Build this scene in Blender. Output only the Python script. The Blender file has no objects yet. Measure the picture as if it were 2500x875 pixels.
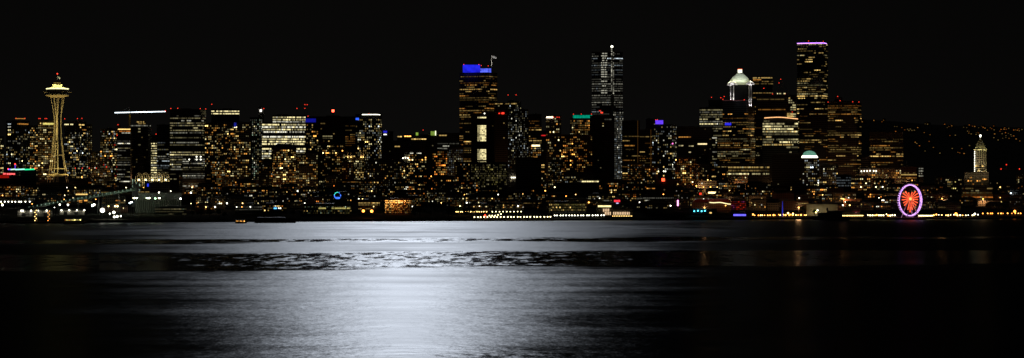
import bpy, math, random
from mathutils import Vector
random.seed(11)
PI = math.pi
sc = bpy.context.scene
col = sc.collection
F = 5882.0; CX = 1250.0; CY = 437.5; CH = 60.0      # focal length and centre in photo pixels, eye height in metres

# ------------------------------------------------------------------ layout
def shore(px): return 3270 + 380 * px / 2500.0
def ridge(px):
    pts = [(-2000, 395), (0, 395), (900, 350), (1700, 325), (2000, 296), (2200, 298), (2350, 306), (2500, 317), (4500, 340)]
    for (a, ya), (b, yb) in zip(pts, pts[1:]):
        if a <= px <= b: return ya + (yb - ya) * (px - a) / (b - a)
    return 395
def ground(s):
    if s <= 0: return 3.0
    return 3.0 + 0.055 * min(s, 1150)
def hill_z(px, Y):
    t = (Y - 5400) / 3000.0
    zt = CH + (CY - ridge(px)) / F * 8400
    t = max(0, min(1, t)); t = t * t * (3 - 2 * t)
    return 66 + (zt - 66) * t + 6 * math.sin(px * .013) * t
def X(px, Y): return (px - CX) / F * Y
def Z(py, Y): return CH + (CY - py) / F * Y

# ------------------------------------------------------------------ helpers
class MB:
    def __init__(s): s.v = []; s.f = []; s.m = []
    def face(s, pts, mi=0):
        k = len(s.v); s.v += [tuple(p) for p in pts]; s.f.append(tuple(range(k, k + len(pts)))); s.m.append(mi)
    def box(s, cx, cy, cz, sx, sy, sz, mi=0):
        s.prism([(cx - sx/2, cy - sy/2), (cx + sx/2, cy - sy/2), (cx + sx/2, cy + sy/2), (cx - sx/2, cy + sy/2)], cz - sz/2, cz + sz/2, mi)
    def prism(s, poly, z0, z1, mi=0, top=1.0, ctr=None):
        k = len(s.v); n = len(poly)
        if ctr is None: ctr = (sum(p[0] for p in poly)/n, sum(p[1] for p in poly)/n)
        s.v += [(p[0], p[1], z0) for p in poly]
        s.v += [(ctr[0] + (p[0]-ctr[0])*top, ctr[1] + (p[1]-ctr[1])*top, z1) for p in poly]
        for i in range(n):
            j = (i + 1) % n; s.f.append((k+i, k+j, k+n+j, k+n+i)); s.m.append(mi)
        s.f.append(tuple(range(k+n-1, k-1, -1))); s.m.append(mi)
        s.f.append(tuple(range(k+n, k+2*n))); s.m.append(mi)
    def beam(s, p, q, r, n=6, r2=None, mi=0):
        p = Vector(p); q = Vector(q); d = (q - p)
        if d.length < 1e-6: return
        d.normalize(); a = d.orthogonal().normalized(); b = d.cross(a); r2 = r if r2 is None else r2
        k = len(s.v)
        for (c, rr) in ((p, r), (q, r2)):
            for i in range(n):
                t = 2*PI*i/n + PI/4
                s.v.append(tuple(c + a*math.cos(t)*rr + b*math.sin(t)*rr))
        for i in range(n):
            j = (i+1) % n; s.f.append((k+i, k+j, k+n+j, k+n+i)); s.m.append(mi)
        s.f.append(tuple(range(k+n-1, k-1, -1))); s.m.append(mi); s.f.append(tuple(range(k+n, k+2*n))); s.m.append(mi)
    def lathe(s, prof, n=32, mi=0, c=(0, 0)):
        k = len(s.v)
        for (r, z) in prof:
            for i in range(n):
                t = 2*PI*i/n; s.v.append((c[0] + r*math.cos(t), c[1] + r*math.sin(t), z))
        for a in range(len(prof)-1):
            for i in range(n):
                j = (i+1) % n; s.f.append((k+a*n+i, k+a*n+j, k+(a+1)*n+j, k+(a+1)*n+i)); s.m.append(mi)
        s.f.append(tuple(k+i for i in range(n-1, -1, -1))); s.m.append(mi)
        a = len(prof)-1; s.f.append(tuple(k+a*n+i for i in range(n))); s.m.append(mi)
    def ball(s, c, r, n=8, mi=0):
        m = n // 2 + 1
        s.lathe([(max(.01, r*math.sin(PI*i/m)), c[2] - r*math.cos(PI*i/m)) for i in range(m+1)], n, mi, (c[0], c[1]))
    def ring(s, R, r, n=48, m=6, mi=0, y=0.0, plane='xz', z=0.0):
        k = len(s.v)
        for i in range(n):
            t = 2*PI*i/n
            for j in range(m):
                u = 2*PI*j/m; rr = R + r*math.cos(u); h = r*math.sin(u)
                s.v.append((rr*math.cos(t), y + h, z + rr*math.sin(t)) if plane == 'xz' else (rr*math.cos(t), rr*math.sin(t), z + h))
        for i in range(n):
            for j in range(m):
                a, b = (i+1) % n, (j+1) % m
                s.f.append((k+i*m+j, k+a*m+j, k+a*m+b, k+i*m+b)); s.m.append(mi)
    def build(s, name, mats, parent=None, loc=None):
        me = bpy.data.meshes.new(name); me.from_pydata(s.v, [], s.f)
        if not isinstance(mats, (list, tuple)): mats = [mats]
        for m in mats: me.materials.append(m)
        if len(mats) > 1:
            for p, mi in zip(me.polygons, s.m): p.material_index = mi
        o = bpy.data.objects.new(name, me); col.objects.link(o)
        if parent is not None: o.parent = parent
        if loc is not None: o.location = loc
        return o
def tag(o, label, cat, group=None, kind=None):
    if label: o['label'] = label
    if cat: o['category'] = cat
    if group: o['group'] = group
    if kind: o['kind'] = kind
    return o
def empty(name, loc, rz=0.0):
    o = bpy.data.objects.new(name, None); col.objects.link(o); o.location = loc; o.rotation_euler = (0, 0, rz); o.empty_display_size = 2
    return o
def point(loc, energy, color, parent=None, r=0.4, name='lamp_light'):
    l = bpy.data.lights.new(name, 'POINT'); l.energy = energy; l.color = color; l.shadow_soft_size = r
    o = bpy.data.objects.new(name, l); col.objects.link(o); o.location = loc
    if parent is not None: o.parent = parent
    return o
def spot(loc, target, energy, color, angle, parent=None, r=0.5, blend=.5, name='flood_light'):
    l = bpy.data.lights.new(name, 'SPOT'); l.energy = energy; l.color = color; l.shadow_soft_size = r; l.spot_size = angle; l.spot_blend = blend
    o = bpy.data.objects.new(name, l); col.objects.link(o); o.location = loc
    o.rotation_euler = (Vector(loc) - Vector(target)).to_track_quat('Z', 'Y').to_euler()
    if parent is not None: o.parent = parent
    return o

# ------------------------------------------------------------------ materials
def mat(name):
    m = bpy.data.materials.new(name); m.use_nodes = True; nt = m.node_tree; nt.nodes.clear()
    out = nt.nodes.new('ShaderNodeOutputMaterial'); return m, nt, out
def math_node(nt, op, a, b=None, clamp=False):
    n = nt.nodes.new('ShaderNodeMath'); n.operation = op; n.use_clamp = clamp
    for i, x in enumerate((a, b)):
        if x is None: continue
        if isinstance(x, (int, float)): n.inputs[i].default_value = x
        else: nt.links.new(x, n.inputs[i])
    return n.outputs[0]
def plain(name, c, rough=.6, metal=0.0, var=.25, scale=.3):
    m, nt, out = mat(name); b = nt.nodes.new('ShaderNodeBsdfPrincipled')
    t = nt.nodes.new('ShaderNodeTexCoord'); n = nt.nodes.new('ShaderNodeTexNoise'); n.inputs['Scale'].default_value = scale; n.inputs['Detail'].default_value = 5
    nt.links.new(t.outputs['Object'], n.inputs['Vector'])
    r = nt.nodes.new('ShaderNodeMapRange'); r.inputs['To Min'].default_value = 1 - var; r.inputs['To Max'].default_value = 1 + var
    nt.links.new(n.outputs['Fac'], r.inputs['Value'])
    h = nt.nodes.new('ShaderNodeVectorMath'); h.operation = 'SCALE'; h.inputs[0].default_value = c
    nt.links.new(r.outputs[0], h.inputs['Scale']); nt.links.new(h.outputs[0], b.inputs['Base Color'])
    b.inputs['Roughness'].default_value = rough; b.inputs['Metallic'].default_value = metal; b.inputs['Specular IOR Level'].default_value = .5 if rough < .75 else .04
    if rough >= .75:      # matt, no sheen
        nt.nodes.remove(b); b = nt.nodes.new('ShaderNodeBsdfDiffuse'); nt.links.new(h.outputs[0], b.inputs[0])
    nt.links.new(b.outputs[0], out.inputs[0]); return m
def facade(name, wall, glass, floor=3.7, bay=3.2, gfrac=.5, rough=.7, vfrac=.8):
    """bands of glass between spandrels, piers across them, in the building's own metres"""
    m, nt, out = mat(name); b = nt.nodes.new('ShaderNodeBsdfPrincipled')
    t = nt.nodes.new('ShaderNodeTexCoord'); sp = nt.nodes.new('ShaderNodeSeparateXYZ'); nt.links.new(t.outputs['Object'], sp.inputs[0])
    fz = math_node(nt, 'FRACT', math_node(nt, 'DIVIDE', sp.outputs['Z'], floor))
    xy = math_node(nt, 'ADD', sp.outputs['X'], sp.outputs['Y'])
    fx = math_node(nt, 'FRACT', math_node(nt, 'DIVIDE', xy, bay))
    g = math_node(nt, 'MULTIPLY', math_node(nt, 'LESS_THAN', fz, gfrac), math_node(nt, 'LESS_THAN', fx, vfrac))
    n = nt.nodes.new('ShaderNodeTexNoise'); n.inputs['Scale'].default_value = .12; n.inputs['Detail'].default_value = 6; nt.links.new(t.outputs['Object'], n.inputs['Vector'])
    oi = nt.nodes.new('ShaderNodeObjectInfo')
    k = math_node(nt, 'ADD', math_node(nt, 'MULTIPLY', n.outputs['Fac'], .6), math_node(nt, 'ADD', math_node(nt, 'MULTIPLY', oi.outputs['Random'], .5), .45))
    mx = nt.nodes.new('ShaderNodeMix'); mx.data_type = 'RGBA'; mx.inputs['A'].default_value = (*wall, 1); mx.inputs['B'].default_value = (*glass, 1)
    nt.links.new(g, mx.inputs['Factor'])
    h = nt.nodes.new('ShaderNodeVectorMath'); h.operation = 'SCALE'; nt.links.new(mx.outputs['Result'], h.inputs[0]); nt.links.new(k, h.inputs['Scale'])
    nt.links.new(h.outputs[0], b.inputs['Base Color'])
    rr = nt.nodes.new('ShaderNodeMapRange'); rr.inputs['To Min'].default_value = rough; rr.inputs['To Max'].default_value = .15; nt.links.new(g, rr.inputs['Value']); nt.links.new(rr.outputs[0], b.inputs['Roughness'])
    nt.links.new(b.outputs[0], out.inputs[0]); return m
def emit(name, c, strength, var=0.0, scale=.6):
    m, nt, out = mat(name); e = nt.nodes.new('ShaderNodeEmission'); e.inputs[0].default_value = (*c, 1); e.inputs[1].default_value = strength
    if var:
        t = nt.nodes.new('ShaderNodeTexCoord'); n = nt.nodes.new('ShaderNodeTexNoise'); n.inputs['Scale'].default_value = scale; n.inputs['Detail'].default_value = 3
        nt.links.new(t.outputs['Object'], n.inputs['Vector'])
        r = nt.nodes.new('ShaderNodeMapRange'); r.inputs['From Min'].default_value = .3; r.inputs['From Max'].default_value = .7
        r.inputs['To Min'].default_value = strength*(1-var); r.inputs['To Max'].default_value = strength*(1+var)
        nt.links.new(n.outputs['Fac'], r.inputs['Value']); nt.links.new(r.outputs[0], e.inputs[1])
    nt.links.new(e.outputs[0], out.inputs[0]); m.cycles.emission_sampling = 'NONE'; return m
HUE = {'orange': (1, .29, .04), 'amber': (1, .42, .075), 'warm': (1, .66, .20), 'pale': (1, .86, .42), 'white': (.98, .95, .75), 'cool': (.80, .93, 1.0),
       'green': (.70, 1, .72), 'red': (1, .045, .02), 'blue': (.03, .05, 1), 'violet': (.45, .15, 1), 'teal': (.0, .62, .36), 'magenta': (1, .12, .55), 'yellow': (1, .85, .25), 'cyan': (.1, .75, 1)}
LEV = [.035, .09, .21, .50, 1.3, 4.0]
_em = {}
def EM(h, l):
    l = max(0, min(5, l))
    if (h, l) not in _em: _em[(h, l)] = emit('lit_%s_%d' % (h, l), HUE[h], LEV[l], .45)
    return _em[(h, l)]
_ep = {}
def EP(h, s, var=0.15):
    if (h, s) not in _ep: _ep[(h, s)] = emit('glow_%s' % (h if isinstance(h, str) else 'colour'), HUE[h] if isinstance(h, str) else h, s, var)
    return _ep[(h, s)]
M = {
 'dark_glass': facade('dark_glass_facade', (.035, .037, .04), (.012, .014, .017), 3.9, 1.6, .6, .4),
 'granite': facade('brown_granite_facade', (.16, .11, .08), (.02, .02, .022), 3.9, 3.0, .45),
 'concrete': facade('grey_concrete_facade', (.22, .21, .19), (.02, .022, .025), 3.6, 3.6, .5),
 'cream': facade('cream_stone_facade', (.36, .31, .24), (.02, .02, .022), 3.8, 2.8, .5, .8, .5),
 'brick': facade('red_brick_facade', (.20, .085, .055), (.02, .02, .022), 3.4, 3.0, .45, .85, .5),
 'green_glass': facade('green_glass_facade', (.08, .10, .09), (.02, .03, .028), 3.8, 1.8, .6, .4),
 'roof': plain('roof_membrane', (.09, .09, .09), .9), 'metal': plain('grey_painted_metal', (.20, .20, .20), .5, .3),
 'white': plain('white_painted_steel', (.72, .70, .62), .55), 'cream_paint': plain('cream_painted_concrete', (.62, .56, .44), .7),
 'copper': plain('green_copper_roof', (.52, .56, .48), .8), 'dark': plain('dark_steel', (.04, .04, .045), .5), 'timber': plain('weathered_timber', (.14, .10, .07), .9),
 'foliage': plain('dark_foliage', (.045, .075, .03), .9), 'bark': plain('tree_bark', (.10, .07, .05), .9), 'flag': plain('white_flag_cloth', (.75, .75, .75), .8),
 'silo': plain('pale_silo_concrete', (.13, .14, .125), .8), 'red_roof': plain('red_metal_roof', (.35, .04, .05), .6), 'shed': plain('white_corrugated_shed', (.50, .48, .42), .7),
 'terra': plain('white_terracotta', (.62, .58, .50), .6),
}

# ------------------------------------------------------------------ setting: ground, water, bluff
def grid_object(name, rows, cols, f, m):
    v = [f(c, r) for r in rows for c in cols]; n = len(cols)
    fa = [(i*n+j, i*n+j+1, (i+1)*n+j+1, (i+1)*n+j) for i in range(len(rows)-1) for j in range(n-1)]
    me = bpy.data.meshes.new(name); me.from_pydata(v, [], fa); me.materials.append(m)
    o = bpy.data.objects.new(name, me); col.objects.link(o); o['kind'] = 'structure'; return o
def ground_mat():
    m = plain('asphalt_and_earth', (.045, .042, .036), .95, 0, .4, .02); return m
rows = [('s', 0, -6), ('s', .4, None)] + [('s', k, None) for k in (20, 60, 120, 200, 300, 400, 500, 600, 700, 800, 900, 1000, 1100, 1150)] + [('y', y, None) for y in range(5400, 8401, 250)] + [('y', 9500, None), ('y', 14000, 0), ('y', 30000, 0)]
def gpt(px, r):
    k, a, z = r
    if k == 's':
        Y = shore(px) + a; zz = z if z is not None else ground(a)
    else:
        Y = a; zz = z if z is not None else hill_z(px, Y)
    return (X(px, Y), Y, zz)
grid_object('ground', rows, list(range(-3000, 5501, 50)), gpt, ground_mat())
_o = grid_object('bluff', [-400, 0, 15, 60, 110, 150, 190], [-3000 + 250*i for i in range(25)], lambda x, y: (x, y, {-400: 58, 0: 58, 15: 57.8, 60: 44, 110: 14, 150: 1, 190: -5}[y]), M['foliage'])

def water_mat():
    m, nt, out = mat('sea_water'); L = nt.links.new
    geo = nt.nodes.new('ShaderNodeNewGeometry'); sp = nt.nodes.new('ShaderNodeSeparateXYZ'); L(geo.outputs['Position'], sp.inputs[0])
    def noise(sx, sy, detail=3, rough=.5, seed=0):
        mp = nt.nodes.new('ShaderNodeMapping'); mp.inputs['Scale'].default_value = (sx, sy, 1); mp.inputs['Location'].default_value = (seed, seed*1.7, 0); L(geo.outputs['Position'], mp.inputs['Vector'])
        n = nt.nodes.new('ShaderNodeTexNoise'); n.inputs['Scale'].default_value = 1; n.inputs['Detail'].default_value = detail; n.inputs['Roughness'].default_value = rough; L(mp.outputs[0], n.inputs['Vector']); return n.outputs['Fac']
    edge = math_node(nt, 'MULTIPLY', math_node(nt, 'SUBTRACT', noise(1/260., 1/120., 5, .6, 3), .5), 260.0)
    edge = math_node(nt, 'ADD', edge, math_node(nt, 'MULTIPLY', math_node(nt, 'SUBTRACT', noise(1/45., 1/60., 4, .65, 51), .5), 110.0))
    yy = math_node(nt, 'ADD', math_node(nt, 'ADD', sp.outputs['Y'], edge), math_node(nt, 'MULTIPLY', sp.outputs['X'], -.2))
    # calm slicks and wind-roughened lanes lying across the bay
    ramp = nt.nodes.new('ShaderNodeValToRGB'); cr = ramp.color_ramp; cr.interpolation = 'LINEAR'
    Y0, Y1 = 600.0, 3800.0
    def t(y): return (y - Y0) / (Y1 - Y0)
    stops = WSTOPS
    cr.elements[0].position = t(stops[0][0]); cr.elements[0].color = (stops[0][1],)*3 + (1,)
    cr.elements[1].position = t(stops[-1][0]); cr.elements[1].color = (stops[-1][1],)*3 + (1,)
    for (y, a) in stops[1:-1]:
        e = cr.elements.new(t(y)); e.color = (a, a, a, 1)
    mr = nt.nodes.new('ShaderNodeMapRange'); mr.inputs['From Min'].default_value = Y0; mr.inputs['From Max'].default_value = Y1; L(yy, mr.inputs['Value']); L(mr.outputs[0], ramp.inputs[0])
    streak = math_node(nt, 'ADD', .55, math_node(nt, 'MULTIPLY', noise(1/500., 1/45., 4, .65, 9), .9))
    patch = math_node(nt, 'ADD', .60, math_node(nt, 'MULTIPLY', noise(1/90., 1/140., 4, .55, 21), .80))
    alpha = math_node(nt, 'MULTIPLY', math_node(nt, 'MULTIPLY', ramp.outputs[0], streak), patch)
    rs = nt.nodes.new('ShaderNodeValToRGB'); c2 = rs.color_ramp
    c2.elements[0].position = t(600); c2.elements[0].color = (0, 0, 0, 1); c2.elements[1].position = 1; c2.elements[1].color = (0, 0, 0, 1)
    for (y, a) in WSLICK[1:-1]:
        e = c2.elements.new(t(y)); e.color = (a, a, a, 1)
    L(mr.outputs[0], rs.inputs[0])
    ruf = math_node(nt, 'MULTIPLY', math_node(nt, 'SUBTRACT', noise(1/15., 1/55., 4, .7, 77), math_node(nt, 'ADD', .45, math_node(nt, 'MULTIPLY', math_node(nt, 'ABSOLUTE', math_node(nt, 'ADD', sp.outputs['X'], 90)), .00042))), 7.0, True)
    ruf = math_node(nt, 'MULTIPLY', math_node(nt, 'MULTIPLY', ruf, rs.outputs[0]), .115)
    alpha = math_node(nt, 'ADD', alpha, ruf)
    bx = math_node(nt, 'POWER', math_node(nt, 'DIVIDE', math_node(nt, 'ADD', sp.outputs['X'], 4), 30), 2)
    by = math_node(nt, 'POWER', math_node(nt, 'DIVIDE', math_node(nt, 'SUBTRACT', sp.outputs['Y'], 818), 24), 2)
    blob = math_node(nt, 'EXPONENT', math_node(nt, 'MULTIPLY', math_node(nt, 'ADD', bx, by), -1.0))
    patchy = math_node(nt, 'MULTIPLY', math_node(nt, 'SUBTRACT', noise(1/7., 1/16., 4, .6, 44), .40), 4.0, True)
    alpha = math_node(nt, 'MULTIPLY', alpha, math_node(nt, 'SUBTRACT', 1.0, math_node(nt, 'MULTIPLY', math_node(nt, 'MULTIPLY', blob, patchy), .62)))
    # microfacet slope (alpha) -> roughness = sqrt(alpha)
    rough = math_node(nt, 'POWER', alpha, .5)
    gl = nt.nodes.new('ShaderNodeBsdfAnisotropic'); gl.distribution = 'BECKMANN'; gl.inputs['Anisotropy'].default_value = 0; gl.inputs['Color'].default_value = (.93, .96, 1, 1)
    L(rough, gl.inputs['Roughness'])
    h = math_node(nt, 'ADD', math_node(nt, 'ADD', math_node(nt, 'MULTIPLY', noise(1/2.2, 1/2.2, 2, .5, 5), .22), math_node(nt, 'MULTIPLY', noise(1/7., 1/6., 3, .55, 7), .75)), math_node(nt, 'MULTIPLY', noise(1/40., 1/30., 3, .5, 17), 2.2))
    h = math_node(nt, 'ADD', h, math_node(nt, 'MULTIPLY', rs.outputs[0], math_node(nt, 'MULTIPLY', noise(1/17., 1/26., 4, .6, 31), 3.0)))
    bp = nt.nodes.new('ShaderNodeBump'); bp.inputs['Strength'].default_value = 1; bp.inputs['Distance'].default_value = WBUMP; L(h, bp.inputs['Height']); L(bp.outputs[0], gl.inputs['Normal'])
    df = nt.nodes.new('ShaderNodeBsdfDiffuse'); df.inputs[0].default_value = (.004, .007, .009, 1)
    fr = nt.nodes.new('ShaderNodeFresnel'); fr.inputs['IOR'].default_value = 1.333
    mx = nt.nodes.new('ShaderNodeMixShader'); L(math_node(nt, 'MULTIPLY', fr.outputs[0], .145), mx.inputs[0]); L(df.outputs[0], mx.inputs[1]); L(gl.outputs[0], mx.inputs[2]); L(mx.outputs[0], out.inputs[0])
    return m
# (distance in metres, slope roughness)
WSTOPS = [(600, .098), (856, .11), (1000, .118), (1129, .126), (1300, .136), (1455, .142), (1590, .148), (1655, .045), (1685, .035), (1725, .055), (1950, .05), (2015, .165), (2300, .18), (2340, .055), (2420, .055), (2480, .19), (2620, .17), (2700, .195), (3000, .18), (3300, .17)]
WSLICK = [(600, 0), (1640, 0), (1655, .6), (1690, .7), (1715, 1), (1975, 1), (2010, 0), (2320, 0), (2345, .9), (2440, .9), (2465, 0), (3300, 0)]
WBUMP = 0.3
W = grid_object('water', [150, 600, 1200, 2000, 3000, 3800], [-3500 + 700*i for i in range(11)], lambda x, y: (x, y, 0), water_mat())

# ------------------------------------------------------------------ buildings
# style: kind, floor px, bay px, window w/h fractions, chance a floor is fully / partly lit, chance of a lit window, hues, brightness shift
ST = {
 'apt':     dict(k='apt', fh=5.4, bp=4.0, ww=.60, wh=.50, dens=.25, pal='aawwwpp', br=0),
 'aptcool': dict(k='apt', fh=5.4, bp=4.6, ww=.50, wh=.55, dens=.26, pal='wppwhc', br=0),
 'low':     dict(k='apt', fh=5.2, bp=4.2, ww=.55, wh=.50, dens=.25, pal='oaaawwpph', br=0),
 'dots':    dict(k='apt', fh=5.4, bp=4.6, ww=.42, wh=.50, dens=.42, pal='awwpph', br=-1),
 'cooldots':dict(k='apt', fh=5.2, bp=4.2, ww=.42, wh=.55, dens=.40, pal='hhcpp', br=-1),
 'office':  dict(k='off', fh=5.6, bp=2.6, ww=.85, wh=.42, full=.30, part=.40, pal='wpp', br=0),
 'offdim':  dict(k='off', fh=5.2, bp=2.4, ww=.80, wh=.38, full=.12, part=.40, pal='awwp', br=-1),
 'offbright':dict(k='off', fh=5.9, bp=2.8, ww=.88, wh=.55, full=.88, part=.08, pal='pph', br=1),
 'offcool': dict(k='off', fh=5.8, bp=2.6, ww=.80, wh=.42, full=.55, part=.30, pal='phh', br=0),
 'offwarm': dict(k='off', fh=5.3, bp=2.5, ww=.85, wh=.40, full=.40, part=.40, pal='aww', br=0),
 'dark':    dict(k='apt', fh=6.0, bp=6.0, ww=.5, wh=.4, dens=.02, pal='wp', br=-1),
}
PAL = {'o': 'orange', 'a': 'amber', 'w': 'warm', 'p': 'pale', 'h': 'white', 'c': 'cool', 'g': 'green', 'b': 'blue', 'r': 'red', 'm': 'magenta', 'y': 'yellow'}
SPECS = []
def b(x0, x1, yt, s, style, label, fac='dark_glass', **kw):
    SPECS.append(dict(x0=x0, x1=x1, yt=yt, s=s, style=style, label=label, fac=fac, **kw))

RED = 'red'
# ---- left group by the space tower
b(-26, 9, 335, 760, 'apt', 'amber windowed tower cut off by the left edge of the city', 'concrete')
b(15, 72, 296, 1000, 'aptcool', 'tower with a thin lit crown line and pale penthouse windows, west of the space tower', corner=50, dens=.22, topline=(38, 61, 290, 'amber', .6), beacons=[(39, 289), (61, 289)], rows=[(303, 18, 28, 'cool', 3), (310, 18, 26, 'white', 3), (303, 43, 68, 'amber', 3)])
b(73, 92, 308, 1045, 'apt', 'slim tower with amber corner windows between two taller towers west of the space tower', 'concrete', dens=.45)
b(93, 134, 296, 970, 'apt', 'tower with a yellow lit top band, directly behind the space tower', 'granite', dens=.42, signs=[(103, 131, 300.5, 305, (1, .85, .22), .8)], beacons=[(95, 290), (98, 290), (110, 290), (114, 290)])
b(157, 211, 298, 1010, 'aptcool', 'tower with a lit top floor and red roof lamps, right behind the space tower', corner=190, dens=.3, rows=[(304, 158, 178, 'pale', 4), (305, 192, 208, 'warm', 4), (311, 194, 199, 'warm', 4), (317, 198, 210, 'amber', 3)], beacons=[(158, 290), (189, 290), (200, 289)])
b(211, 225, 305, 1050, 'dots', 'thin dark tower with tiny window dots beside the red lamped tower', 'concrete', dens=.5)
b(245, 286, 316, 900, 'apt', 'dark apartment tower with mixed amber and white windows left of the orange crowned office', corner=272, dens=.36, pal='aawwwpppphcr')
b(286, 320, 314, 850, 'offcool', 'office tower with an orange lit roof crown and pale ribbon windows', first=342-314, topline=(288, 322, 316, 'warm', 2.5), rows=[(321, 290, 321, 'orange', 3), (325, 296, 321, 'white', 3)], penthouse=(286, 294, 303), beacons=[(288, 305), (286, 331)], wh=.36, part=.6, full=.35)
b(318, 369, 306, 800, 'dark', 'round dark tower with a lit glass rim and rooftop lantern', round=True, dens=.035, rows=[(307, 320, 368, 'white', 2), (315, 337, 342, 'pale', 3), (322, 337, 342, 'pale', 2), (354, 337, 342, 'pale', 2)], penthouse=(333, 356, 295), pent_rows=[(298, 334, 355, 'warm', 3), (302, 334, 355, 'warm', 2)])
b(369, 383, 332, 780, 'offbright', 'narrow slab of stacked bright white windows beside the round dark tower', first=16, wh=.42, bp=2.2)
b(383, 416, 306, 940, 'office', 'mid height office with dim cool window rows and one red roof lamp', first=40, pal='phc', br=-1, beacons=[(395, 306), (381, 328)])
b(415, 503, 268, 900, 'office', 'tall broad glass office tower of ribbon lights between the round tower and brown flats', corner=490, first=12, full=.45, part=.4, fh=5.95, pal='pph', bp=2.4, beacons=[(417, 265), (434, 264.5), (489, 265.5), (507, 265)], side_dim=True)
b(446, 500, 384, 640, 'offcool', 'low block with white sport lamps in front of the glass office', fh=5, lamps=[(462, 390), (480, 383), (490, 383), (480, 390), (490, 390)])
b(516, 584, 268, 1010, 'offdim', 'tower with two bright white top floors behind brown flats', first=25, rows=[(272, 517, 583, 'pale', 4), (278, 517, 583, 'pale', 4)], beacons=[(517, 255)], mast=(517, 256))
b(500, 545, 302, 790, 'apt', 'brown apartment slab with amber corner windows beside the two banded tower', 'granite', dens=.3)
b(546, 612, 300, 740, 'apt', 'wide apartment slab with balcony stripes and one blue window near the top', 'concrete', dens=.30, signs=[(571, 577, 300, 311, (.02, .03, .5), .5)])
b(610, 641, 288, 860, 'cooldots', 'glass tower of narrow pale green windows beside the brightest office', 'green_glass', pal='pgh', dens=.5)
b(631, 644, 262, 890, 'dark', 'slender bare lift shaft with a white lamp on its top floor', 'concrete', signs=[(634, 639, 268, 273, (1, .95, .85), 3)], beacons=[(644, 265.5)])
b(640, 746, 300, 840, 'offbright', 'brightest wide office block, nearly every floor lit', first=2, fh=5.9, blank=[4, 9], full=1.0, part=0)
b(666, 746, 283, 872, 'offbright', 'lit upper setback of the brightest office block', first=1, fh=5.9, maxfl=3, full=1.0, part=0, beacons=[(725, 265)])
b(744, 777, 300, 950, 'apt', 'tower with a blue glowing curved top right of the brightest office', dens=.3, signs=[(744, 771, 290, 299, (.015, .02, .7), .35)], top_add=8, beacons=[(752, 284), (738, 256), (744, 256), (750, 256), (739.5, 265)])
b(740, 872, 286, 1090, 'dark', 'broad flat dark block on the ridge behind the blue topped tower', 'granite', rows=[(302, 783, 796, 'warm', 2)])
b(775, 843, 309, 960, 'dark', 'dark brown blank tower with two dim rows of windows', 'granite', rows=[(333, 787, 809, 'pale', 2), (338, 787, 809, 'pale', 1)], beacons=[(787, 352)])
b(843, 871, 292, 1000, 'offwarm', 'warm gridded tower left of the white roofline tower', 'granite', first=8, bp=4.2, full=.3)
b(868, 932, 280, 920, 'aptcool', 'tower with a bright white roofline and blue corner sign', corner=922, dens=.3, first=10, fac='dark_glass', topline=(884, 928, 280, 'white', 4), signs=[(868, 876, 288, 293, (.03, .12, 1), 1.4)], beacons=[(900, 278.5)])
b(932, 960, 322, 1010, 'dark', 'low dark block with a small blue and white sign', signs=[(935, 945, 320, 324.5, (.03, .03, .8), .7), (936, 944, 327.5, 330, (1, 1, 1), 2)])
b(950, 1003, 345, 1080, 'dark', 'curved roof hall on the ridge with faint coloured lights', 'concrete', round=True, rows=[(340, 955, 960, 'red', 2), (358, 965, 975, 'warm', 3)])
b(970, 1004, 332, 1120, 'dark', 'ridge building with a lit terrace left of the green signs', rows=[(334, 972, 983, 'warm', 4), (333, 988, 1003, 'amber', 5)])
b(1004, 1047, 330, 1150, 'dark', 'hospital block on the ridge with a small green sign and red mast lamp', 'concrete', rows=[(340, 1004, 1039, 'warm', 4)], signs=[(1015, 1021, 324, 331, (.5, .8, .1), .5)], beacons=[(1033, 318)], top_add=0, mast=(1033, 319))
b(1047, 1122, 326, 1130, 'dark', 'long ridge block with a green panel and white light bar', 'concrete', rows=[(331, 1072, 1090, 'warm', 3)], signs=[(1051, 1062, 321, 331, (.45, .7, .1), .4), (1062, 1064.5, 320, 331, (.9, 1, .6), 1.6)])
b(1068, 1120, 344, 960, 'offcool', 'pale green office with three lit upper floors below the ridge', 'green_glass', maxfl=3, fh=6, first=4)
b(1092, 1134, 362, 900, 'cooldots', 'office wall of faint white grid lines left of the blue crowned tower', 'concrete', br=-2, dens=.6)
b(1122, 1214, 178, 1060, 'offwarm', 'tallest tower west of centre, with a blue glowing crown', 'granite', corner=1190, fh=5.2, bp=2.3, full=.25, part=.5, first=1, hero='blue', beacons=[(1132, 156.5), (1169, 157.5), (1175, 160), (1192, 161)])
b(1208, 1240, 253, 1000, 'dark', 'brown shoulder block with a red sign right of the blue crowned tower', 'granite', rows=[(253.5, 1209, 1240, 'warm', 3)], signs=[(1217, 1221, 276, 278.5, (1, .04, .02), 1.5), (1224, 1231, 275, 279, (1, .04, .02), 2)])
b(1240, 1272, 248, 960, 'cooldots', 'slim glass tower with scattered white dots beside the red sign', corner=1262, dens=.32, rows=[(253.5, 1240, 1262, 'warm', 3)], beacons=[(1237, 232), (1260, 232)])
b(1266, 1290, 268, 900, 'cooldots', 'dim glass tower of tiny cool window dots', dens=.4)
b(1284, 1322, 280, 1010, 'offwarm', 'brown office with amber rows left of the bright cream banded block', 'granite', full=.35, part=.45, br=-1)
b(1150, 1206, 278, 780, 'dark', 'black tower with two tall luminous glazed shafts stacked on its front', hero='shafts', lamps=[(1183, 277.5)])
b(1150, 1238, 398, 640, 'dots', 'glass lattice block with dim yellow grid at the foot of the shaft tower', 'concrete', fh=5.2, bp=3.1, dens=.42, br=-2, pal='yp', ww=.6, wh=.6)
b(1238, 1263, 412, 600, 'dark', 'small pale stone block with white uplights beside the lattice block', 'cream', lamps=[(1249, 434), (1253, 434), (1257, 434)])
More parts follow.
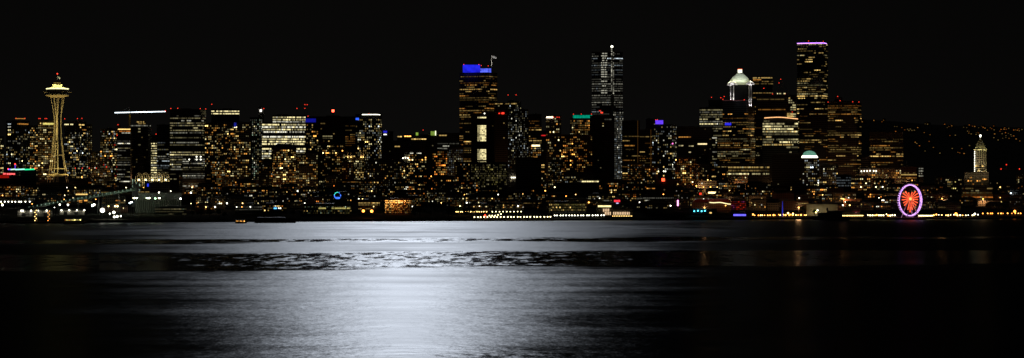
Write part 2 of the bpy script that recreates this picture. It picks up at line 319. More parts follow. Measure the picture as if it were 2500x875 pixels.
b(1259, 1320, 386, 560, 'dark', 'unlit black block between the stone block and the teal crowned tower', dens=0)
b(1296, 1321, 352, 820, 'low', 'block with one bright cream band on its top floor', signs=[(1297, 1318, 354, 358, (1, .85, .45), 2.2)], dens=.45)
b(1322, 1333, 320, 900, 'dark', 'dark slot tower with small red signs left of the cream topped tower', signs=[(1321, 1332, 330, 332.5, (1, .03, .03), .7)])
b(1333, 1370, 284, 940, 'apt', 'tower with a cream lit top floor and red roof sign', 'concrete', dens=.22, fh=6.5, signs=[(1333, 1350, 285.5, 288.5, (1, .8, .55), 4)], beacons=[(1351.5, 286.5), (1360, 286.5), (1365, 287)])
b(1392, 1448, 290, 900, 'apt', 'apartment tower with a teal glowing crown', 'concrete', dens=.42, pal='aawwp', hero='teal', beacons=[(1400, 279), (1419, 279), (1444, 279)])
b(1445, 1520, 128, 1060, 'offcool', 'tall white lit tower with a bright vertical spine', round='soft', fh=5.65, bp=2.3, full=.6, part=.4, br=-1, pal='hhhc', wh=.38, hero='spine', first=1)
b(1497, 1522, 270, 980, 'cooldots', 'slab of regular small white windows attached below the spine tower', fh=5.0, bp=3.0, dens=.93, br=-1, pal='hhc', wh=.6)
b(1440, 1499, 284, 840, 'dark', 'black block with a red roof sign in front of the spine tower', signs=[(1462, 1467, 270, 272, (1, .05, .02), 1), (1466, 1472, 274, 277, (1, .05, .02), 2)], top_add=6, rows=[(292, 1473, 1495, 'white', 1)])
b(1370, 1446, 330, 780, 'low', 'tiered apartment block with orange balcony lights below the teal crown', 'brick', dens=.28, pal='oaaw')
b(1520, 1562, 296, 880, 'offwarm', 'dim office with two warm rows right of the spine tower', full=.08, part=.35, br=-1, rows=[(356, 1524, 1549, 'amber', 3)])
b(1562, 1592, 318, 840, 'offwarm', 'dark office between two thin lit vertical mullions', full=.2, part=.4, br=-1, vstrips=[(1557, 295, 436), (1589, 316, 440)])
b(1577, 1601, 292, 950, 'dark', 'reddish brown tower top behind the blue violet roof sign', 'brick', beacons=[(1601, 293), (1605, 293)])
b(1592, 1652, 305, 860, 'aptcool', 'glass apartment tower with a blue violet roof sign', corner=1640, dens=.22, pal='wphc', signs=[(1599, 1619, 294, 303.5, (.14, .05, 1), 1.1)], lamps=[(1642, 351, 'magenta')], top_add=10)
b(1650, 1737, 310, 900, 'dark', 'broad brown flat topped tower with rows of amber windows', 'granite', rows=[(335, 1658, 1690, 'amber', 3), (356, 1658, 1668, 'pale', 3), (357, 1674, 1696, 'pale', 3), (372, 1680, 1696, 'pale', 3)])
b(1700, 1730, 349, 840, 'dark', 'tower with a single cream lit parapet in front of the brown tower', signs=[(1702, 1726, 350.5, 353.5, (1, .8, .4), 1.4)], rows=[(407, 1700, 1733, 'warm', 4), (447, 1702, 1733, 'amber', 3)])
b(1648, 1702, 385, 740, 'apt', 'red brown balcony flats with evenly spaced warm windows', 'brick', fh=5.4, bp=4.4, dens=.38, pal='oawwp')
b(1734, 1752, 392, 760, 'aptcool', 'thin glass tower with column of cool windows left of the arched crown tower', dens=.4)
b(1708, 1764, 264, 1040, 'offbright', 'bright ribbon windowed office left of the arched crown tower', fh=5.7, full=.5, part=.5, first=2, br=0, wh=.5)
b(1730, 1790, 246, 1090, 'offdim', 'dark upper office with a red lamped roof behind the bright ribbon office', maxfl=3, beacons=[(1737, 238), (1760, 239), (1768, 236), (1765, 243)])
b(1764, 1842, 246, 860, 'offwarm', 'tower with a floodlit stepped green pyramid and white arches', 'dark_glass', corner=1822, fh=5.2, bp=2.3, first=30, full=.25, part=.5, hero='arches', maxfl=16, signs=[(1769, 1785, 300, 306, (.03, .03, .9), .9)], beacons=[(1817, 244)])
b(1752, 1844, 334, 820, 'offwarm', 'broad lower shaft of amber ribbon windows under the arched crown', 'granite', corner=1832, fh=5.2, bp=2.4, full=.5, part=.45, pal='wwpa', first=3)
b(1752, 1878, 402, 780, 'offwarm', 'long podium with three bright cream rows below the arched crown tower', fh=8, first=3, full=.95, part=.05, pal='pw', maxfl=3, br=0, bp=2.6, wh=.4)
b(1838, 1887, 188, 1100, 'offwarm', 'tall dark office with a curved lit top right of the pyramid', round='soft', fh=5.6, full=.15, part=.4, rows=[(190.5, 1838, 1885, 'warm', 3), (195, 1838, 1858, 'amber', 3)], beacons=[(1865, 216)])
b(1846, 1925, 232, 1000, 'offwarm', 'stepped tower with a wire peak and curved corner of lit cells', 'granite', full=.0, part=.0, hero='peak', first=10, rows=[(229, 1896, 1918, 'pale', 4), (243, 1848, 1914, 'warm', 1), (268, 1850, 1918, 'amber', 2)], beacons=[(1906, 194), (1902, 203), (1886, 230), (1918, 231), (1934, 274)])
b(1862, 1948, 290, 920, 'offbright', 'glass office with a wavy orange roof line and bright cream floors', 'green_glass', fh=6.4, full=.75, part=.25, br=0, pal='wpp', hero='wavy', maxfl=11)
b(1846, 1886, 290, 960, 'offdim', 'dark narrow slab between the arched crown and wavy roof office', fh=5.6, full=.1)
b(1946, 2021, 104, 1120, 'offwarm', 'tallest black tower with a violet roof line', corner=2010, fh=5.25, bp=2.4, full=.22, part=.55, first=2, pal='wwp', topline=(1946, 2018, 105.5, (.5, .2, 1), 5), beacons=[(1974, 100), (2010, 102)])
b(1952, 2022, 268, 1050, 'offdim', 'dim brown base of the violet topped tower', 'granite', fh=5.3, full=.12, part=.5, pal='aw')
b(2021, 2103, 253, 960, 'offwarm', 'municipal style tower with red lamped peak and many thin rows', 'granite', corner=2092, fh=5.1, bp=2.3, full=.35, part=.5, hero='muni', beacons=[(2016, 249), (2045, 235.5), (2051, 246), (2082, 249), (2097, 249)])
b(1986, 2030, 300, 1080, 'offdim', 'low brown office between the violet topped tower and the red lamped peak', 'granite', full=.1, part=.4)
b(2103, 2125, 383, 880, 'dark', 'plain brown slab between the red lamped tower and the brown gridded tower', 'granite')
b(2123, 2205, 323, 940, 'offwarm', 'square brown tower with regular amber rows above the big wheel', 'granite', fh=5.15, bp=2.7, first=10, full=.35, part=.45, pal='aaw', br=0)
b(2098, 2200, 412, 760, 'low', 'wide low office with a line of white lamps on its roof edge', 'granite', dens=.4, pal='awp', lamps=[(2103, 418.5), (2110, 418), (2117, 418), (2124, 417.5), (2133, 418), (2139, 418)])
b(2200, 2238, 408, 860, 'low', 'ribbed old tower topped by a small flagpole, right of the brown gridded tower', 'brick', fh=6, bp=3.2, dens=.4, pal='aaw', mast=(2214, 388), first=12, rows=[(427, 2200, 2250, 'warm', 3)])
b(2243, 2254, 408, 900, 'offcool', 'slender tower of four lit cells right of the flagpole tower', fh=6, first=1, maxfl=4, full=1)
b(1885, 1957, 378, 620, 'dark', 'huge unlit black block left of the green dome', dens=.01, rows=[(372, 1925, 1933, 'pale', 3)])
b(1950, 2000, 387, 700, 'aptcool', 'dark tower capped by a glowing green dome', dens=.32, pal='wphhc', hero='dome')
b(2000, 2046, 402, 760, 'aptcool', 'dark glass tower with white window dots right of the green dome', dens=.3, pal='whcp')
b(2042, 2078, 428, 640, 'offcool', 'glass block with two bright cold white floors', full=.9, fh=6.5, maxfl=4, pal='cch', br=0)
b(2078, 2125, 432, 600, 'low', 'brick flats with a rooftop of warm windows left of the lamped roof', 'brick', dens=.32)
b(2354, 2414, 421, 520, 'dark', 'wide stone base block of the old pyramid topped tower', 'cream', hero='smith', dens=0)
b(2348, 2424, 455, 380, 'offbright', 'terraced office with orange and white rows below the pyramid topped tower', fh=5.3, full=.5, part=.5, pal='wpooh', br=-1)
b(2308, 2348, 434, 560, 'low', 'block with a column of yellow windows left of the pyramid topped tower', 'concrete', dens=.3, pal='wyp')
b(2414, 2444, 452, 440, 'low', 'stone block with one lit window pair right of the pyramid topped tower', 'cream', dens=.06)
b(2460, 2520, 462, 420, 'dark', 'low block with two cold white floodlit bays at the right edge of the city', 'concrete', dens=.06, lamps=[(2468, 472, 'cool'), (2479, 476, 'cool'), (2476, 478, 'cool')])
b(221, 247, 372, 930, 'dots', 'low dim block in the gap right of the thin dotted tower', 'concrete', dens=.35)
b(98, 178, 449, 800, 'low', 'flat hall roofs hiding the feet of the space tower', 'concrete', dens=.12)
b(180, 250, 441, 830, 'low', 'wide dim hall right of the space tower feet', 'brick', dens=.15, beacons=[(184, 411), (201, 411), (218, 411), (235, 411)])
b(2205, 2250, 446, 620, 'low', 'brick office with lit upper floors directly behind the big wheel', 'brick', dens=.3)
b(2252, 2306, 452, 520, 'low', 'brown terraced office right behind the big wheel rim', 'granite', dens=.3, pal='oaaw')
b(2110, 2196, 470, 400, 'low', 'brown office with warm rows left of the big wheel', 'granite', dens=.4, pal='oaw')
# ---- mid and low named blocks
b(848, 888, 384, 760, 'apt', 'old stone block with four tall amber uplights on its roof corners', 'cream', dens=.5, pal='wp', first=8, hero='flames')
b(985, 1041, 374, 740, 'apt', 'apartment tower with round white lamps along its terrace', 'concrete', dens=.32, rows=[(374, 1003, 1030, 'white', 4)], lamps=[(984, 386.5), (990, 385.5), (996, 386.5)])
b(1056, 1092, 366, 740, 'apt', 'dark flats with orange stacked balcony windows left of the grid office', 'brick', dens=.42, pal='oaw')
b(1132, 1150, 330, 860, 'offwarm', 'slim block with amber rows left of the luminous shafts', full=.3, part=.4)
b(663, 722, 362, 700, 'apt', 'peaked roof flats in front of the brightest office', 'brick', dens=.45, gable=8)
b(775, 842, 352, 780, 'apt', 'brown flats with loose rows of amber windows below the blank brown tower', 'granite', dens=.2)
b(722, 776, 376, 690, 'apt', 'flats with a lit stair column right of the peaked roof flats', 'concrete', dens=.26)
b(888, 985, 392, 690, 'dots', 'dim terraced flats between the amber uplights and the terrace lamps', 'concrete', dens=.3)
b(1360, 1462, 448, 480, 'dark', 'long low hall with one bright cream strip of windows', rows=[(443.5, 1422, 1493, 'pale', 4)], top_add=6)
b(1340, 1432, 494, 100, 'low', 'long quayside block with two storeys of yellow lit bays', 'concrete', fh=6.5, bp=4.2, dens=.85, pal='yw', br=-1, sy=520)
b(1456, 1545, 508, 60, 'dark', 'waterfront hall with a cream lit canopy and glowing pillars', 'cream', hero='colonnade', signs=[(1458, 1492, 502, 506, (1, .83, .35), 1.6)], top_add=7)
b(1498, 1530, 486, 150, 'dark', 'dark block carrying a red lit rooftop sign', signs=[(1499, 1514, 488.5, 494, (1, .03, .05), 1.8), (1504, 1510, 495.5, 497.5, (.6, .6, 1), 1.5)])
b(1600, 1650, 440, 420, 'dark', 'brown block with a red orange corner beacon', 'brick', signs=[(1615, 1623, 435.5, 443, (1, .09, .03), 3)], top_add=5)
b(1570, 1645, 478, 240, 'offcool', 'low office with two bright pale green rows', fh=6, maxfl=2, full=.9)
b(1640, 1668, 486, 150, 'dark', 'dark block with an upright pink neon sign', signs=[(1653, 1656.5, 489, 503, (1, .3, .65), 4)])
b(1684, 1750, 512, 40, 'dark', 'pier restaurant with a row of teal lamps', lamps=[(1695, 516, 'cyan'), (1704, 515, 'cyan'), (1713, 516, 'cyan'), (1721, 515, 'cyan')], rows=[(520, 1730, 1743, 'warm', 4)])
b(1784, 1824, 520, 30, 'dark', 'pier shed with a glowing violet blue band', signs=[(1789, 1821, 523.5, 527.5, (.12, .1, 1), 2.0)])
b(1785, 1822, 488, 140, 'apt', 'block with rows of small red and magenta windows above the violet band shed', dens=.8, pal='rrm', fh=4.4, bp=4.0, br=-1)
b(1690, 1785, 496, 130, 'dark', 'long market roof edged with a curved warm light strip', 'brick', hero='market', signs=[(1707, 1713, 471, 476, (1, .05, .02), 1.3), (1728, 1746, 469, 473, (1, .7, .3), 3)])
b(2060, 2100, 508, 60, 'dark', 'pier building with a red pointed roof', hero='redroof')
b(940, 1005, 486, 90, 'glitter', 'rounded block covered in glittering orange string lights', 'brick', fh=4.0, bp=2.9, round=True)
b(740, 858, 500, 110, 'dots', 'long glass pier office with a yellow strip of windows', 'green_glass', fh=5, bp=2.2, dens=.4, rows=[(509, 778, 795, 'yellow', 3), (509, 806, 856, 'yellow', 3)], pal='ygw', sy=530)
b(806, 846, 487.5, 240, 'dark', 'newspaper block carrying the blue globe sign', dens=.05)
b(355, 415, 446, 560, 'dark', 'small hall with a blue lit doorway below the arch towers', 'concrete', dens=0, signs=[(359, 363, 449, 456, (.03, .06, 1), .9)])
b(378, 455, 505, 110, 'offcool', 'waterside glass office with three pale green rows', 'green_glass', fh=6, bp=2, full=.9, maxfl=3, pal='gpp', br=-1, sy=530)
b(575, 640, 500, 120, 'offcool', 'glass waterside office with three rows of white windows', fh=6, bp=2, full=.5, part=.5, maxfl=3, pal='hpp', br=-1)
b(640, 700, 498, 120, 'low', 'shoreline block with a small blue lit sign', dens=.25, signs=[(668, 676, 507.5, 510.5, (.1, .45, 1), 2.2)])
b(164, 226, 478, 330, 'low', 'low office with a bright amber corridor of windows behind the grain conveyor', 'concrete', dens=.4, rows=[(475, 183, 212, 'warm', 4), (490, 190, 214, 'amber', 4)])
b(0, 60, 452, 420, 'low', 'low flats with warm rows below the red neon roof', 'brick', dens=.35)
b(14, 88, 416, 560, 'dark', 'long low roof edged by a rainbow coloured light strip', hero='rainbow')
b(-20, 40, 424, 480, 'dark', 'low hall with a red neon glow on its roof', signs=[(7, 14, 423, 426.5, (1, .1, .1), 1.8), (16, 37, 423, 427, (1, .1, .1), 2.2), (-5, 22, 428, 435, (1, .02, .01), .25)], top_add=4)

# ---- rows of smaller blocks, every one its own building
LAND = [(0, 'rainbow roof'), (60, 'lit crown tower'), (140, 'space tower'), (250, 'mixed window tower'), (330, 'round dark tower'), (400, 'arch towers'), (470, 'broad ribbon lit office'), (560, 'balcony stripe flats'),
        (640, 'bare lift shaft'), (705, 'brightest office'), (765, 'blue topped tower'), (830, 'blue globe sign'), (900, 'white roofline tower'), (970, 'orange glitter block'), (1040, 'ridge hospital'),
        (1105, 'green panel ridge block'), (1175, 'luminous shafts'), (1250, 'red sign shoulder block'), (1310, 'cream banded block'), (1360, 'cream topped tower'), (1420, 'teal crown'), (1490, 'spine tower'),
        (1550, 'lit mullion office'), (1610, 'violet roof sign'), (1690, 'brown flat topped tower'), (1750, 'bright ribbon office'), (1810, 'pyramid and arches'), (1870, 'wavy roof office'), (1920, 'huge unlit block'),
        (1975, 'green dome'), (2040, 'red lamped peak'), (2100, 'red pointed roof'), (2160, 'brown gridded tower'), (2222, 'big wheel'), (2290, 'slender lit cells tower'), (2330, 'yellow column block'), (2393, 'old pyramid tower'), (2457, 'tower crane'), (2520, 'cold floodlit bays')]
ORD = ['first', 'second', 'third', 'fourth', 'fifth', 'sixth', 'seventh', 'eighth']
fill = []
def fillrow(s0, ylo, yhi, wlo, whi, xa, xb, rowname, gap=.12):
    x = xa + random.uniform(0, 15)
    while x < xb:
        w = random.uniform(wlo, whi); yt = random.uniform(ylo, yhi)
        if random.random() > gap:
            fill.append(dict(x0=x, x1=x + w, yt=yt, s=s0 + random.uniform(-14, 14), row=rowname))
        x += w + random.uniform(0, 6)
fillrow(700, 388, 428, 26, 55, 430, 1150, 'high on the hill under', .1)
fillrow(690, 385, 425, 26, 52, 1210, 1450, 'high on the hill under', .15)
fillrow(690, 388, 425, 26, 52, 1520, 1740, 'high on the hill under', .1)
fillrow(640, 425, 448, 30, 60, 0, 2500, 'on the upper slope below', .12)
fillrow(540, 440, 462, 28, 62, -10, 2500, 'on the middle slope below')
fillrow(440, 452, 474, 28, 62, -10, 2500, 'on the lower slope below')
fillrow(340, 466, 486, 28, 66, -10, 2500, 'at the slope foot below')
fillrow(240, 478, 498, 28, 66, -10, 2500, 'near the shore below')
fillrow(160, 488, 506, 30, 70, 0, 2500, 'one street behind the quay below')
def clash(f):
    for q in SPECS:
        if abs(q['s'] - f['s']) < 60 and q['x0'] < f['x1'] - 4 and q['x1'] > f['x0'] + 4: return True
    x0, x1, s = f['x0'], f['x1'], f['s']
    if s < 560 and x1 > 318 and x0 < 455 and s < 400: return True          # grain terminal
    if s < 260 and x0 < 235: return True                                     # sheds and conveyor
    if s > 560 and 100 < x1 and x0 < 175: return True                        # space tower foot
    if s > 400 and x1 > 318 and x0 < 432 and f['yt'] < 462: return True                        # arch towers
    if x0 > 2230 and s > 600: return random.random() < .6
    if s < 200 and 1005 < x0 < 1110: return True                             # dark park
    return False
seen = {}
fill = [f for f in fill if not clash(f)]
for f in fill:
    xc = (f['x0'] + f['x1']) / 2; s = f['s']
    dens = random.choice([.14, .22, .30, .38, .48]); br = random.choice([-1, -1, 0, 0])
    if 1885 < xc < 1950: dens = .03
    if 240 < xc < 470 and s < 400: dens *= .5
    if 1000 < xc < 1300 and s < 360: dens = .5; br = -1
    if 1950 < xc < 2130 and s < 400: dens = .3
    if xc > 2240: dens *= .8; br = -1
    if xc < 250: dens *= 1.1
    r = random.random(); style = 'low' if r < .68 else ('dots' if r < .8 else ('aptcool' if r < .9 else 'offwarm'))
    fac = random.choice(['brick', 'concrete', 'cream', 'dark_glass', 'granite', 'concrete'])
    lit = {'low': 'amber lit', 'dots': 'dotted', 'aptcool': 'pale lit', 'offwarm': 'banded'}[style]
    amt = 'nearly dark' if dens < .13 else ('sparsely' if dens < .28 else 'busily')
    wd = 'narrow' if f['x1'] - f['x0'] < 40 else ('wide' if f['x1'] - f['x0'] > 54 else 'mid size')
    fm = {'brick': 'brick', 'concrete': 'concrete', 'cream': 'stone', 'dark_glass': 'glass', 'granite': 'brown'}[fac]
    gable = random.choice([0, 0, 0, 3, 4]) if s < 560 else 0
    land = min(LAND, key=lambda q: abs(q[0] - xc))[1]
    base = '%s %s %s %s block%s %s the %s' % (wd, amt, lit, fm, '', f['row'].replace('one street behind the quay below', 'behind the quay below'), land)
    if gable: base = base.replace(' block', ' gabled block')
    if len(base.split()) > 13: base = base.replace('mid size ', '')
    if len(base.split()) > 13: base = base.replace('sparsely ', '').replace('busily ', '')
    base = base.replace('nearly dark amber lit', 'nearly dark').replace('nearly dark dotted', 'nearly dark').replace('nearly dark pale lit', 'nearly dark').replace('nearly dark banded', 'nearly dark')
    seen.setdefault(base, []).append(f)
    kw = dict(dens=dens, br=br, gable=gable, base=base, filler=True, bp=random.uniform(3.3, 4.6), fh=random.uniform(4.6, 5.6))
    if random.random() < .5: kw['auto_pent'] = True
    if style == 'offwarm': kw.update(full=.2, part=.4, bp=2.6)
    f['kw'] = kw; f['style'] = style; f['fac'] = fac
for base, fs in seen.items():
    for i, f in enumerate(sorted(fs, key=lambda q: q['x0'])):
        lab = base if len(fs) == 1 else base.replace(' block', ' block, %s from west,' % ORD[i])
        b(f['x0'], f['x1'], f['yt'], f['s'], f['style'], lab, f['fac'], **f['kw'])

def occluded(px, py, s, me):
    for q in SPECS:
        if q is me: continue
        if q['s'] < s - 5 and q['x0'] - 1 < px < q['x1'] + 1 and py > q['yt'] + 1: return True
    return False

def frame(px, s):
    Y = shore(px) + s; x = X(px, Y); th = math.atan2(x, Y)
    return Y, x, -th, Y * math.cos(th) / F, Y / F
RW = [.40, .29, .18, .095, .035]
def pick_level(br, rnd):
    r = rnd.random(); a = 0
    for i, w in enumerate(RW):
        a += w
        if r < a: return max(0, i + br)
    return 3
HEROES = {}
NB = {}
def build(q):
    st = dict(ST.get(q['style'], ST['low'])); st.update({k: v for k, v in q.items() if k in ('fh', 'bp', 'dens', 'pal', 'br', 'full', 'part', 'ww', 'wh')})
    x0, x1, yt, s = q['x0'], q['x1'], q['yt'], q['s']; xc = (x0 + x1) / 2
    Y, xw, rz, U, V = frame(xc, s)
    rnd = random.Random(int(x0 * 7 + yt * 13 + s))
    gz = ground(s) - 2.5
    root = empty('building' if q['yt'] > 400 else 'tower', (xw, Y, gz), rz)
    tag(root, q['label'], 'building' if q['yt'] > 400 else 'tower', 'small blocks on the city slope' if q.get('filler') else None)
    W = (x1 - x0) * U; H = Z(yt, Y) - gz
    lx = lambda px: (px - xc) * U
    lz = lambda py: Z(py, Y) - gz
    dep = q.get('depth', max(12, min(34, W * .8)))
    # footprint: front edges run left to right
    if q.get('corner'):
        w1 = lx(q['corner']) + W/2; w2 = W - w1
        th = math.atan2(1, 1) * (w2 / W) * 2; th = max(.18, min(.7, th))
        c = (-W/2 + w1, 0)
        pl = (-W/2, w1 * math.tan(th)); pr = (W/2, min(30, w2 / math.tan(th)))
        front = [pl, c, pr]; back = (pl[0] + pr[0] - c[0], pl[1] + pr[1] - c[1]); poly = [pl, c, pr, back]
    elif q.get('round'):
        n = 12; k = .45 if q['round'] is True else .14
        front = [(-W/2 * math.cos(PI*i/n), (1 - math.sin(PI*i/n)) * W * k) for i in range(n+1)]
        poly = front + [(W/2, dep + W*k), (-W/2, dep + W*k)]
    else:
        front = [(-W/2, 0), (W/2, 0)]; poly = front + [(W/2, dep), (-W/2, dep)]
    body = MB(); body.prism(poly, 0, H)
    # plinth line, cornice and parapet
    fo = body.build('facade', M[q['fac']], root)
    cb = MB(); ex = 1 + 1.0 / max(W, 8); cy = sum(p[1] for p in poly)/len(poly)
    cb.prism([(p[0]*ex, cy + (p[1]-cy)*ex) for p in poly], H + .003, H + .9); cb.build('parapet', M['roof'], root)
    def surf(x):
        for (a, c) in zip(front, front[1:]):
            if a[0] - 1e-6 <= x <= c[0] + 1e-6:
                t = (x - a[0]) / max(1e-6, c[0] - a[0]); return a[1] + (c[1]-a[1])*t
        return 0
    if q.get('gable'):
        g = MB(); gh = q['gable'] * V * 1.4; y0, y1 = min(p[1] for p in poly), max(p[1] for p in poly)
        a = [(-W/2, y0, H+.95), (W/2, y0, H+.95), (W/2, y1, H+.95), (-W/2, y1, H+.95), (-W/2*.5, (y0+y1)/2, H+gh), (W/2*.5, (y0+y1)/2, H+gh)]
        for f in ((0, 1, 5, 4), (1, 2, 5), (2, 3, 4, 5), (3, 0, 4)): g.face([a[i] for i in f])
        g.build('roof', M['roof'], root)
    elif q.get('penthouse') or q.get('auto_pent') or (not q.get('filler') and not q.get('hero') and W > 14):
        p = q.get('penthouse')
        if not p:
            a = rnd.uniform(.1, .5); p = (x0 + (x1-x0)*a, x0 + (x1-x0)*min(.95, a + rnd.uniform(.2, .4)), yt - rnd.uniform(1.5, 4))
        m = MB(); wz = (p[1]-p[0])*U
        yb = dep*.5 + surf(lx((p[0]+p[1])/2)); m.box(lx((p[0]+p[1])/2), yb, (H + .9 + lz(p[2]))/2, wz, min(dep*.4, 12), lz(p[2]) - H - .9); m.build('roof_housing', M['metal'], root)
        for (py, xa, xb, h, l) in q.get('pent_rows', []):
            m = MB(); ff = yb - min(dep*.4, 12)/2 - .15
            n = max(1, int((xb-xa)/3))
            for i in range(n):
                if rnd.random() < .75:
                    xx = lx(xa + (xb-xa)*(i+.5)/n); m.face([(xx-1, ff, lz(py)-.9), (xx+1, ff, lz(py)-.9), (xx+1, ff, lz(py)+.9), (xx-1, ff, lz(py)+.9)])
            if m.f: m.build('ribbon_window', EM(h, l), root)
    # bays along the front
    bays = []
    pitch = st['bp'] * V
    for (a, c) in zip(front, front[1:]):
        L = math.hypot(c[0]-a[0], c[1]-a[1]); n = max(1, int(round(L / pitch))) if L > pitch * .6 else 0
        tx, ty = ((c[0]-a[0])/L, (c[1]-a[1])/L) if L else (1, 0)
        for i in range(n):
            t = (i + .5) / n; bays.append((a[0] + (c[0]-a[0])*t, a[1] + (c[1]-a[1])*t, tx, ty, L/n))
    def wq(m, bay, z, w, h, mi=0):
        x, y, tx, ty, p = bay; nx, ny = ty, -tx
        x += nx*.15; y += ny*.15
        m.face([(x-tx*w/2, y-ty*w/2, z-h/2), (x+tx*w/2, y+ty*w/2, z-h/2), (x+tx*w/2, y+ty*w/2, z+h/2), (x-tx*w/2, y-ty*w/2, z+h/2)], mi)
    def emit_build(name, items):     # items: (bay, z, w, h, hue, level)
        m = MB(); keys = []
        for (bay, z, w, h, hue, lv) in items:
            k = (hue, max(0, min(5, lv)))
            if k not in keys: keys.append(k)
            wq(m, bay, z, w, h, keys.index(k))
        return m.build(name, [EM(*k) for k in keys], root)
    first = q.get('first', 3); fh = st['fh']; ylimit = q.get('sy', Z and CY + (CH - gz - 4) * F / Y)
    nfl = int((ylimit - yt - first) / fh); nfl = min(nfl, q.get('maxfl', 999)); made = 0
    hues = [PAL[c] for c in st['pal']]; manual = q.get('rows', [])
    NB['f'] = NB.get('f', 0) + 1
    single = []
    for j in range(nfl):
        py = yt + first + (j + .5) * fh; z = lz(py)
        if any(abs(py - r[0]) < fh * .6 for r in manual) or j in q.get('blank', []): continue
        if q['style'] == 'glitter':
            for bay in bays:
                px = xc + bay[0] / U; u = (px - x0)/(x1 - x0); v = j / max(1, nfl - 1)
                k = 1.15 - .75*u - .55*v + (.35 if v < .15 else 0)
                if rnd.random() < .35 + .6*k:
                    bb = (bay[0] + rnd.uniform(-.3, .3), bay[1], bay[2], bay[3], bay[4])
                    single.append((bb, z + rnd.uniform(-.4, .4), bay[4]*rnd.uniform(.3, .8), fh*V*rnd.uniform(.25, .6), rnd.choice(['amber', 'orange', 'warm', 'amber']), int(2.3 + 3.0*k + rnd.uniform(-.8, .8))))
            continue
        if st['k'] == 'off':
            r = rnd.random(); state = 'full' if r < st['full'] else ('part' if r < st['full'] + st['part'] else 'off')
            if state == 'off': continue
            items = []; on = state == 'full' or rnd.random() < .4; hue = rnd.choice(hues); lv = pick_level(st['br'] + 1, rnd); lv = min(lv, 3 + (st['br'] > 0))
            i = 0
            while i < len(bays):
                run = rnd.randint(2, 9) if state == 'part' else rnd.randint(3, 16)
                if on:
                    l2 = lv + rnd.choice([-1, 0, 0, 0, 1]) if not (st['br'] > 0) else rnd.choice([3, 3, 4, 4, 4])
                    for bay in bays[i:i+run]:
                        px = xc + bay[0] / U
                        if rnd.random() < .9 and not occluded(px, py, s, q):
                            if q.get('side_dim') and bay[2] < .9 and rnd.random() < .5: continue
                            items.append((bay, z, bay[4]*st['ww'], fh*V*st['wh'], hue if rnd.random() < .85 else rnd.choice(hues), l2 + rnd.choice([-1, -1, 0, 0, 0])))
                i += run
                on = (rnd.random() < (.88 if st['full'] < 1 else .98)) if state == 'full' else (rnd.random() < .35)
            if items: emit_build('ribbon_window', items)
        else:
            # each flat lights one to three neighbouring panes
            i = 0
            while i < len(bays):
                bay = bays[i]; px = xc + bay[0] / U
                if rnd.random() < st['dens'] * 1.3:
                    run = 1 if st['br'] < 0 or rnd.random() < .6 else 2
                    hue = rnd.choice(hues); lv = pick_level(st['br'] + 1, rnd)
                    if not occluded(px, py, s, q):
                        for bb in bays[i:i+run]: single.append((bb, z + rnd.uniform(-.1, .1), bb[4]*st['ww'], fh*V*st['wh'], hue, lv))
                    i += run
                else: i += 1
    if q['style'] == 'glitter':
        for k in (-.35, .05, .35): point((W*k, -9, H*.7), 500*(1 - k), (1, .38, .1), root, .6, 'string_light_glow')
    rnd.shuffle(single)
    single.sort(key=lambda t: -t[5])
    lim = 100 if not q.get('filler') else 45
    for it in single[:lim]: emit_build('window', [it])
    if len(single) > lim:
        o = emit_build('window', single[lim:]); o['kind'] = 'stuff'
    for (py, xa, xb, h, l) in manual:
        items = []
        for bay in bays:
            px = xc + bay[0] / U
            if xa <= px <= xb and rnd.random() < .9: items.append((bay, lz(py), bay[4]*.85, 2.0, h, l + rnd.choice([-1, 0, 0, 0])))
        if not items:
            bay = ((lx((xa+xb)/2)), surf(lx((xa+xb)/2)), 1, 0, 3); items = [(bay, lz(py), (xb-xa)*U, 2.0, h, l)]
        emit_build('ribbon_window', items)
    # signs and glowing panels stand proud of the wall or on a frame on the roof
    for (xa, xb, ya, yb, c, sg) in q.get('signs', []):
        m = MB(); yy = min(surf(lx(xa)), surf(lx(xb))) - .9
        n = max(1, int((xb-xa)/5)) if sg > 1.2 and (xb-xa) > 9 and yb-ya < 7 and c[0] == 1 and c[1] < .15 else 1
        for i in range(n):                                       # red neon is made of separate strokes
            a = xa + (xb-xa)*(i+.06)/n; e = xa + (xb-xa)*(i+.94)/n if n > 1 else xb
            m.box(lx((a+e)/2), yy, lz((ya+yb)/2 + (rnd.uniform(-.4, .4) if n > 1 else 0)), (e-a)*U, .5, (yb-ya)*V*(rnd.uniform(.75, 1) if n > 1 else 1))
        m.build('lit_sign', EP(c, sg, .3), root)
        if yb < yt + 1:
            m = MB()
            for xx in (xa + 1, xb - 1): m.beam((lx(xx), yy + .8, H - 1), (lx(xx), yy + .8, lz(ya)), .25, 4)
            m.build('sign_frame', M['dark'], root)
    if q.get('topline'):
        xa, xb, py, h, sg = q['topline']; m = MB(); n = 24
        pts = [(lx(xa + (xb-xa)*i/n)) for i in range(n+1)]
        for a, c in zip(pts, pts[1:]): m.beam((a, surf(a) - .9, lz(py)), (c, surf(c) - .9, lz(py)), .52, 4)
        m.build('roof_light_strip', EP(h, sg, .3), root)
    if q.get('mast'):
        m = MB(); xx = lx(q['mast'][0]); m.beam((xx, dep*.3, H - 1), (xx, dep*.3, lz(q['mast'][1])), .5, 5, .2); m.build('mast', M['metal'], root)
    for (px, py) in q.get('beacons', []):
        m = MB(); xx = max(-W/2 + .3, min(W/2 - .3, lx(px))); yy = surf(xx) + .9 if py < yt + 1 else surf(xx) - .8
        xx = lx(px) if py >= yt + 1 else xx
        m.ball((xx, yy, lz(py)), .72, 8); o = m.build('beacon', EP('red', 2.0), root)
        if py < yt - 1:
            m = MB(); m.beam((xx, yy, H - .5), (xx, yy, lz(py) - .8), .22, 4); m.build('beacon_post', M['dark'], root)
